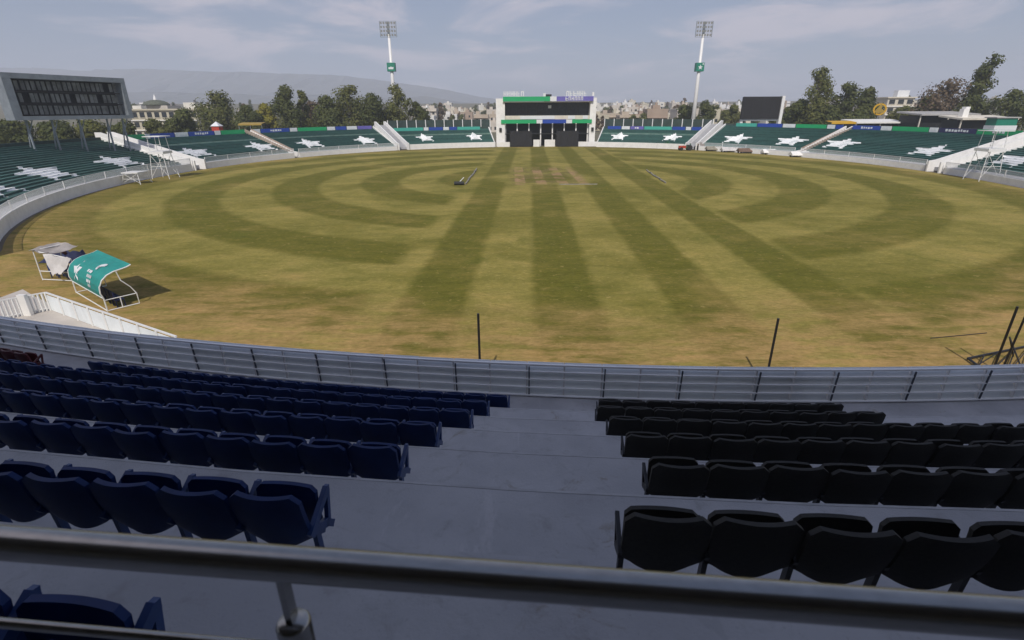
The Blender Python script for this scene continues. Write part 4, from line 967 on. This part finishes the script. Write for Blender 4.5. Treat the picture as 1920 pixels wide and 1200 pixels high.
TL_ = [
 ('broad_tree','broad dark olive tree, leftmost tall tree behind the left stand',404,170,92,188,'olive',1,{}),
 ('small_tree','small dark tree between the leftmost tall tree and the yellow tree',457,196,46,186,'dark',2,{}),
 ('yellow_tree','yellow-leaved tree among the trees left of the floodlight',494,194,40,196,'yellow',3,{}),
 ('tall_tree','tall dark tree right of the yellow tree',530,160,56,186,'dark',4,{}),
 ('slim_tree','slim olive tree leaning close against the tall tree right of the yellow one',561,168,36,190,'olive',5,{'sparse':.35}),
 ('bare_tree','brown half-bare tree in the gap right of the slim olive tree',580,188,50,200,'brown',6,{'sparse':.55,'trunk':'barkpale'}),
 ('broad_tree','bushy olive tree right of the brown half-bare tree',612,178,60,188,'bright',7,{}),
 ('tall_tree','tallest rounded olive tree left of the left floodlight',652,156,76,186,'olive',8,{'n':4500}),
 ('broad_tree','wide dark tree immediately left of the left floodlight mast',695,174,70,188,'dark',9,{}),
 ('bare_tree','sparse tall tree with open crown behind the left floodlight mast',740,156,60,192,'olive',10,{'sparse':.45}),
 ('small_tree','low dark tree right of the left floodlight mast',778,190,44,196,'dark',11,{}),
 ('small_tree','low bushy tree in front of the beige school building',335,204,60,165,'bright',12,{}),
 ('small_tree','low olive bush left of the bushy tree below the dome',283,226,60,150,'olive',13,{}),
 ('small_tree','dark bush under the left end of the large scoreboard',14,224,95,128,'dark',14,{}),
 ('small_tree','dark bush under the middle of the large scoreboard',95,226,85,132,'dark',15,{}),
 ('small_tree','olive bush under the right part of the large scoreboard',170,227,80,136,'olive',16,{}),
 ('small_tree','dark bush just right of the large scoreboard legs',228,229,60,140,'dark',17,{}),
 ('tall_tree','tall ragged two-topped tree right of the replay screen',1546,122,70,176,'olive',18,{'n':4800,'low':.1}),
 ('broad_tree','olive tree right of the ragged two-topped tree',1590,152,70,178,'dark',19,{'n':4000}),
 ('broad_tree','pale green bush left of the ragged two-topped tree',1503,184,60,180,'bright',20,{}),
 ('tall_tree','dark tree behind the yellow emblem sign',1634,162,56,182,'dark',21,{}),
 ('small_tree','low dark tree right of the yellow emblem sign',1690,200,60,176,'olive',22,{}),
 ('broad_tree','brownish wide tree left of the tallest right tree',1786,146,110,165,'brown',23,{'n':4800}),
 ('broad_tree','olive bush below the brownish wide tree',1740,180,70,168,'olive',24,{}),
 ('tall_tree','tallest slender tree leaning right near the right picture edge',1850,97,62,160,'dark',25,{'n':4800,'lean':.10,'low':.12}),
 ('broad_tree','dark green tree at the very right picture edge',1905,164,80,158,'dark',26,{'n':4000}),
 ('broad_tree','round dark tree left of the right floodlight mast',1282,196,46,215,'dark',27,{}),
 ('broad_tree','round olive tree right of the right floodlight mast',1324,188,48,218,'dark',28,{}),
 ('small_tree','olive tree between the right floodlight and the replay screen',1375,196,40,225,'olive',29,{}),
 ('broad_tree','pale bush behind the right edge of the replay screen',1478,200,44,190,'bright',30,{}),
 ('low_tree','low dark tree filling the gap below the yellow tree',478,212,60,192,'dark',31,{'low':.05}),
 ('low_tree','low olive tree below the slim tree and the brown half-bare tree',556,206,64,194,'olive',32,{'low':.05}),
 ('low_tree','low dark tree in front of the bushy olive tree',628,204,70,182,'dark',33,{'low':.05}),
 ('low_tree','low dark tree at the foot of the left floodlight mast',718,206,70,194,'dark',34,{'low':.05}),
 ('low_tree','low dark tree at the foot of the ragged two-topped tree',1560,196,80,172,'dark',35,{'low':.05}),
 ('low_tree','low green tree below the olive tree right of the ragged one',1612,200,70,174,'bright',36,{'low':.05}),
 ('low_tree','low olive tree behind the grey-roofed shelter',1765,198,90,172,'olive',37,{'low':.05}),
 ('low_tree','low dark tree below the tallest leaning tree',1846,188,90,164,'dark',38,{'low':.05}),
]
for nm, lb, px, py, wpx, D, kd, sd, kw in TL_: tree_px(nm, lb, px, py, wpx, D, kd, sd, **kw)

# ------------------------------------------------------------------ buildings behind
def house(b, x, y, z, w_, d, h, rr):
    """one small flat-roofed house: body, parapet, stair hut and recessed windows (material 1)"""
    b.box((x-w_/2,y-d/2,z-4),(x+w_/2,y+d/2,z+h))
    for s in (-1,1): b.box((x-w_/2-.1,y+s*d/2-.12-.1*s,z+h+.003),(x+w_/2+.1,y+s*d/2+.12-.1*s,z+h+.8))
    for s in (-1,1): b.box((x+s*w_/2-.12,y-d/2+.26,z+h+.003),(x+s*w_/2+.12,y+d/2-.26,z+h+.8))
    hw = w_*rr.uniform(.2,.35); hx = x + rr.uniform(-.25,.25)*w_
    b.box((hx-hw/2,y-d*.1,z+h+.003),(hx+hw/2,y+d*.3,z+h+2.4))
    if rr.random() < .5: b.tube([(hx,y,z+h+2.4),(hx,y,z+h+3.6)], .7, 8)
    nf = max(1, int(h/3.1)); nw = max(2, int(w_/3.2))
    for f in range(nf):
        for i in range(nw):
            if rr.random() < .2: continue
            wx = x-w_/2 + (i+.5)*w_/nw; wz = z + f*3.1 + 1.0; ww = rr.uniform(.5,.75)
            b.box((wx-ww,y-d/2-.05,wz),(wx+ww,y-d/2+.05,wz+1.35), 1)
        if rr.random() < .5: b.box((x-w_/2,y-d/2-.9,z+f*3.1+2.75),(x+w_/2,y-d/2-.003,z+f*3.1+2.95))
rr = random.Random(11); cnt = 0
def town(px0, px1, n, d0, d1, lab):
    for i in range(n):
        for _ in range(30):
            D = d0 + (d1-d0)*(rr.random()**.8); px = rr.uniform(px0, px1)
            x = at(px, 205, D).x; key = (round(x/8), round(D/14))
            if key not in used: used.add(key); break
        z = hgt(math.hypot(x, D-60)); h = rr.choice([3.6,3.8,6.4,6.6,6.8,9.6]) * rr.uniform(.9,1.05); b = MB(); w_ = rr.uniform(5,11)
        house(b, x, D, z, w_, rr.uniform(8,12), h, rr)
        wi = rr.randrange(len(HOUSE)); root = b.build('town_house', [HOUSE[wi], M['glass']])
        tag(root, '%s %s-storey far-off house %s' % (['sandy','off-white','tan','dusty beige','brick-brown','white','khaki'][wi], ['','one','two','three'][max(1,min(3,int(h/3.1)))], lab), 'house', 'far-off houses ' + lab)
used = set()
town(1115, 1400, 105, 250, 700, 'in the town right of the media building')
town(775, 935, 42, 250, 620, 'in the town left of the media building')
town(1400, 1900, 30, 300, 640, 'behind the trees on the right')
town(250, 480, 16, 320, 640, 'behind the trees on the left')
# small far trees: three shapes, copied with their parts
protos = []
for i in range(4):
    protos.append(tree('town_tree', ['small dark green','small olive','small slim dark','small brown half-bare'][i] + ' far-off tree among the houses of the town', (0,0,0), 8.0+i, 7.5-i*.4, ['dark','olive','dark','brown'][i], 50+i, n=700, leaf=.6, group='far-off trees in the town', lobes=6))
rr = random.Random(21); first = [True]*4
for i in range(190):
    px = rr.choice([rr.uniform(770,940), rr.uniform(1112,1400), rr.uniform(1112,1400), rr.uniform(1400,1920), rr.uniform(230,600)]); D = rr.uniform(232,640)
    x = at(px,205,D).x; k = rr.randrange(4); z = hgt(math.hypot(x,D-60))-.05; s = rr.uniform(.7,1.25)
    if first[k]: o = protos[k]; first[k] = False
    else:
        o = protos[k].copy(); col.objects.link(o)
        for ch in protos[k].children: c = ch.copy(); col.objects.link(c); c.parent = o
    o.location = (x, D, z); o.rotation_euler = (0,0,rr.uniform(0,6.28)); o.scale = (s,s,s*rr.uniform(.85,1.15))

def building(name, label, x0, x1, y, dpt, z1, wallm, floors, nwin, roofm=None, over=.6):
    root = empty(name, ((x0+x1)/2, y, 0), label, 'building')
    b = MB(); b.box((x0,y,0),(x1,y+dpt,z1)); b.build('wall', wallm, root)
    b = MB(); b.box((x0-over,y-over,z1+.003),(x1+over,y+dpt+over,z1+.55)); b.build('roof', roofm or wallm, root)
    fh = z1/floors
    for f in range(floors):
        for i in range(nwin):
            cx_ = x0+(i+.5)*(x1-x0)/nwin; w2 = (x1-x0)/nwin*.32; b = MB(); b.box((cx_-w2,y-.06,f*fh+fh*.30),(cx_+w2,y+.05,f*fh+fh*.82)); wn = b.build('window', M['glass'], root)
            b = MB(); b.box((cx_-w2-.15,y-.18,f*fh+fh*.24),(cx_+w2+.15,y-.002,f*fh+fh*.295)); b.build('sill', wallm, wn, world=True)
        if f: b = MB(); b.box((x0-.2,y-.5,f*fh-.12),(x1+.2,y-.004,f*fh+.12)); b.build('floor_band', M['white'], root)
    return root
a = at(243,205,205).x; c = at(368,205,205).x; zt_ = at(300,207,205).z
rt_ = building('school_building', 'long beige two-storey building behind the trees at left', a, c, 205, 14, zt_, HOUSE[6], 3, 9)
p = at(348,192,206); b = MB(); b.box((p.x-2.2,208,zt_+.56),(p.x+2.2,212,p.z)); b.build('stair_hut', HOUSE[1], rt_)
p = at(250,198,206); b = MB(); b.box((p.x-1.2,207,zt_+.56),(p.x+2,210,p.z)); b.build('stair_hut', HOUSE[1], rt_)
ms = empty('domed_mosque', (at(294,200,300).x,300,0), 'dark domed mosque with small white spire behind the beige building', 'mosque')
x, y = ms.location.x, 300; dz = at(294,198,300).z; dw = 22/975*285
b = MB(); b.box((x-dw*1.25,y-4,0),(x+dw*1.25,y+8,dz)); b.build('body', HOUSE[3], ms)
b = MB(); top = at(294,187,300).z; b.tube([(x,y,dz+(top-dz)*math.sin(q)) for q in [0,.3,.6,.9,1.2,1.45,1.56]], [dw*max(.03,math.cos(q)) for q in [0,.3,.6,.9,1.2,1.45,1.56]], 18); b.build('dome', mat('mossy_dome', (.10,.11,.08), .9, .3, 1), ms, smooth=True)
b = MB(); b.tube([(x,y,top-.1),(x,y,top+.8),(x,y,at(294,177,300).z)], [.9,.7,.08], 10); b.build('spire', M['white'], ms)
# right hand background
a, c = at(1662,200,250).x, at(1712,200,250).x
bb = building('corner_building', 'beige building with white rooftop tank beyond the yellow emblem', a, c, 250, 12, at(1690,184,250).z, HOUSE[0], 4, 3)
p = at(1700,176,252); b = MB(); b.box((p.x-2.6,254,bb.location.z+at(1690,184,250).z+.56),(p.x+2.6,257,at(1700,169,252).z)); b.build('roof_tank', M['adwhite'], bb)
em = empty('yellow_emblem_sign', at(1650,230,172)*1, 'round yellow emblem sign in front of the trees at right', 'sign'); em.location.z = 0
p = at(1650,205,172); b = MB()
ring = [(math.cos(q), math.sin(q)) for q in [i*math.pi/14 for i in range(28)]]
for i in range(28):
    (a0,b0),(a1,b1) = ring[i], ring[(i+1)%28]; b.prism([(p.x+a0*2.1,172,p.z+b0*1.7),(p.x+a1*2.1,172,p.z+b1*1.7),(p.x+a1*1.6,172,p.z+b1*1.25),(p.x+a0*1.6,172,p.z+b0*1.25)], (0,.15,0))
b.build('ring', M['yellow'], em)
b = MB(); b.prism([(p.x+dx,171.98,p.z+dz_) for dx,dz_ in [(-1.5,-.9),(-.3,-1.1),(1.4,-.9),(1.2,-.2),(.4,.1),(.5,.9),(0,1.9),(-.4,.8),(-.9,.2),(-1.3,-.2)]], (0,.12,0)); b.build('crest', M['orange'], em)
b = MB(); b.box((p.x-.15,172.2,0),(p.x+.15,172.5,p.z+1)); b.build('pole', M['galv'], em)
def shed(label, pxa, pxb, D, ytop, ybot, dpt, rm=M['roofgrey']):
    a, c = at(pxa,220,D).x, at(pxb,220,D).x; z1 = at((pxa+pxb)/2,ytop,D).z; root = empty('low_pavilion_roof', ((a+c)/2,D,0), label, 'building')
    b = MB(); b.box((a+.5,D+.8,0),(c-.5,D+dpt,z1-.5)); b.build('wall', M['dark'], root)
    b = MB(); b.prism([(a,D-1,z1-.45),(a,D-1,z1-.05),(a,D+dpt+1,z1+.55),(a,D+dpt+1,z1+.15)], (c-a,0,0)); b.build('roof', rm, root)
    n = max(3, int((c-a)/4.5))
    for i in range(n): xx = a+.4+(c-a-.8)*i/(n-1); b = MB(); b.box((xx-.12,D-.4,0),(xx+.12,D-.16,z1-.42)); b.build('column', M['cream'], root)
    return root
shed('long low grey-roofed shelter behind the right stand', 1722, 1832, 150, 213, 235, 8)
shed('low pale-roofed shed above the right stairway', 1800, 1905, 138, 221, 235, 6, M['cream'])
shed('small white-roofed shelter beside the yellow barrier boards', 1605, 1700, 158, 228, 235, 6, M['white'])
ch = empty('white_chimney', at(1815,235,140)*1, 'white square chimney rising above the low shed at right', 'chimney'); ch.location.z = 0
p = at(1815,200,140); b = MB(); b.box((p.x-.7,140,0),(p.x+.7,141.4,p.z-.5)); b.build('shaft', M['white'], ch); b = MB(); b.box((p.x-.2,140.2,p.z-.497),(p.x+.9,141.5,p.z)); b.build('cap', M['white'], ch)
bx = empty('glass_booth', at(1893,240,128)*1, 'small teal booth with white panels at the top of the right stairway', 'booth'); bx.location.z = 0
p = at(1890,225,128); b = MB(); b.box((p.x-2.6,128,0),(p.x+2.6,131,p.z-1.2)); b.build('wall', M['adwhite'], bx); b = MB(); b.box((p.x-2.4,128.1,p.z-1.197),(p.x+2.4,131,p.z+.4)); b.build('glass', M['signgreen'], bx); b = MB(); b.box((p.x-2.8,127.8,p.z+.403),(p.x+2.8,131.3,p.z+.65)); b.build('roof', M['roofgrey'], bx)
for i, (pxa, pxb, py, D, m, lb) in enumerate(((1560,1606,229,150,'yellow','yellow barrier board behind the right stand'),(1440,1441,0,0,'','' ),(446,490,232,165,'orange','orange and green awning behind the left stand'))):
    if not lb: continue
    a, c = at(pxa,py,D).x, at(pxb,py,D).x; z1 = at((pxa+pxb)/2,py,D).z; root = empty('awning', ((a+c)/2,D,0), lb, 'awning')
    b = MB(); b.prism([(a,D,z1-.45),(a,D,z1),(a,D+3,z1+.3),(a,D+3,z1+.2),(a,D+.1,z1-.1),(a,D+.1,z1-.45)], (c-a,0,0)); b.build('sheet', M[m], root)
    for xx in (a+.1,(a+c)/2,c-.1): b = MB(); b.box((xx-.06,D+.12,0),(xx+.06,D+.24,z1-.3)); b.build('post', M['galv'], root)
ks = empty('red_kiosk', at(402,240,150)*1, 'small red and white kiosk behind the left stand', 'kiosk'); ks.location.z = 0
p = at(402,233,150); b = MB(); b.box((p.x-1.0,150,0),(p.x+1.0,152,p.z-.5)); b.build('wall', M['redpaint'], ks); b = MB(); b.add([(p.x-1.2,149.8,p.z-.497),(p.x+1.2,149.8,p.z-.497),(p.x+1.2,152.2,p.z-.497),(p.x-1.2,152.2,p.z-.497),(p.x,151,p.z+.7)], [(0,1,4),(1,2,4),(2,3,4),(3,0,4),(3,2,1,0)]); b.build('roof', M['adwhite'], ks)

# ------------------------------------------------------------------ haze
hb = MB(); hb.box((-5300,-5200,-2.0),(5300,5400,300))
hm = bpy.data.materials.new('haze_air'); hm.use_nodes = True; ht = hm.node_tree; ht.nodes.clear()
ho = ht.nodes.new('ShaderNodeOutputMaterial'); pv = ht.nodes.new('ShaderNodeVolumePrincipled')
pv.inputs['Color'].default_value = (.82,.88,1.0,1); pv.inputs['Density'].default_value = .00040; pv.inputs['Anisotropy'].default_value = 0.0
ht.links.new(pv.outputs[0], ho.inputs['Volume'])
hb.build('haze', hm, kind='stuff')
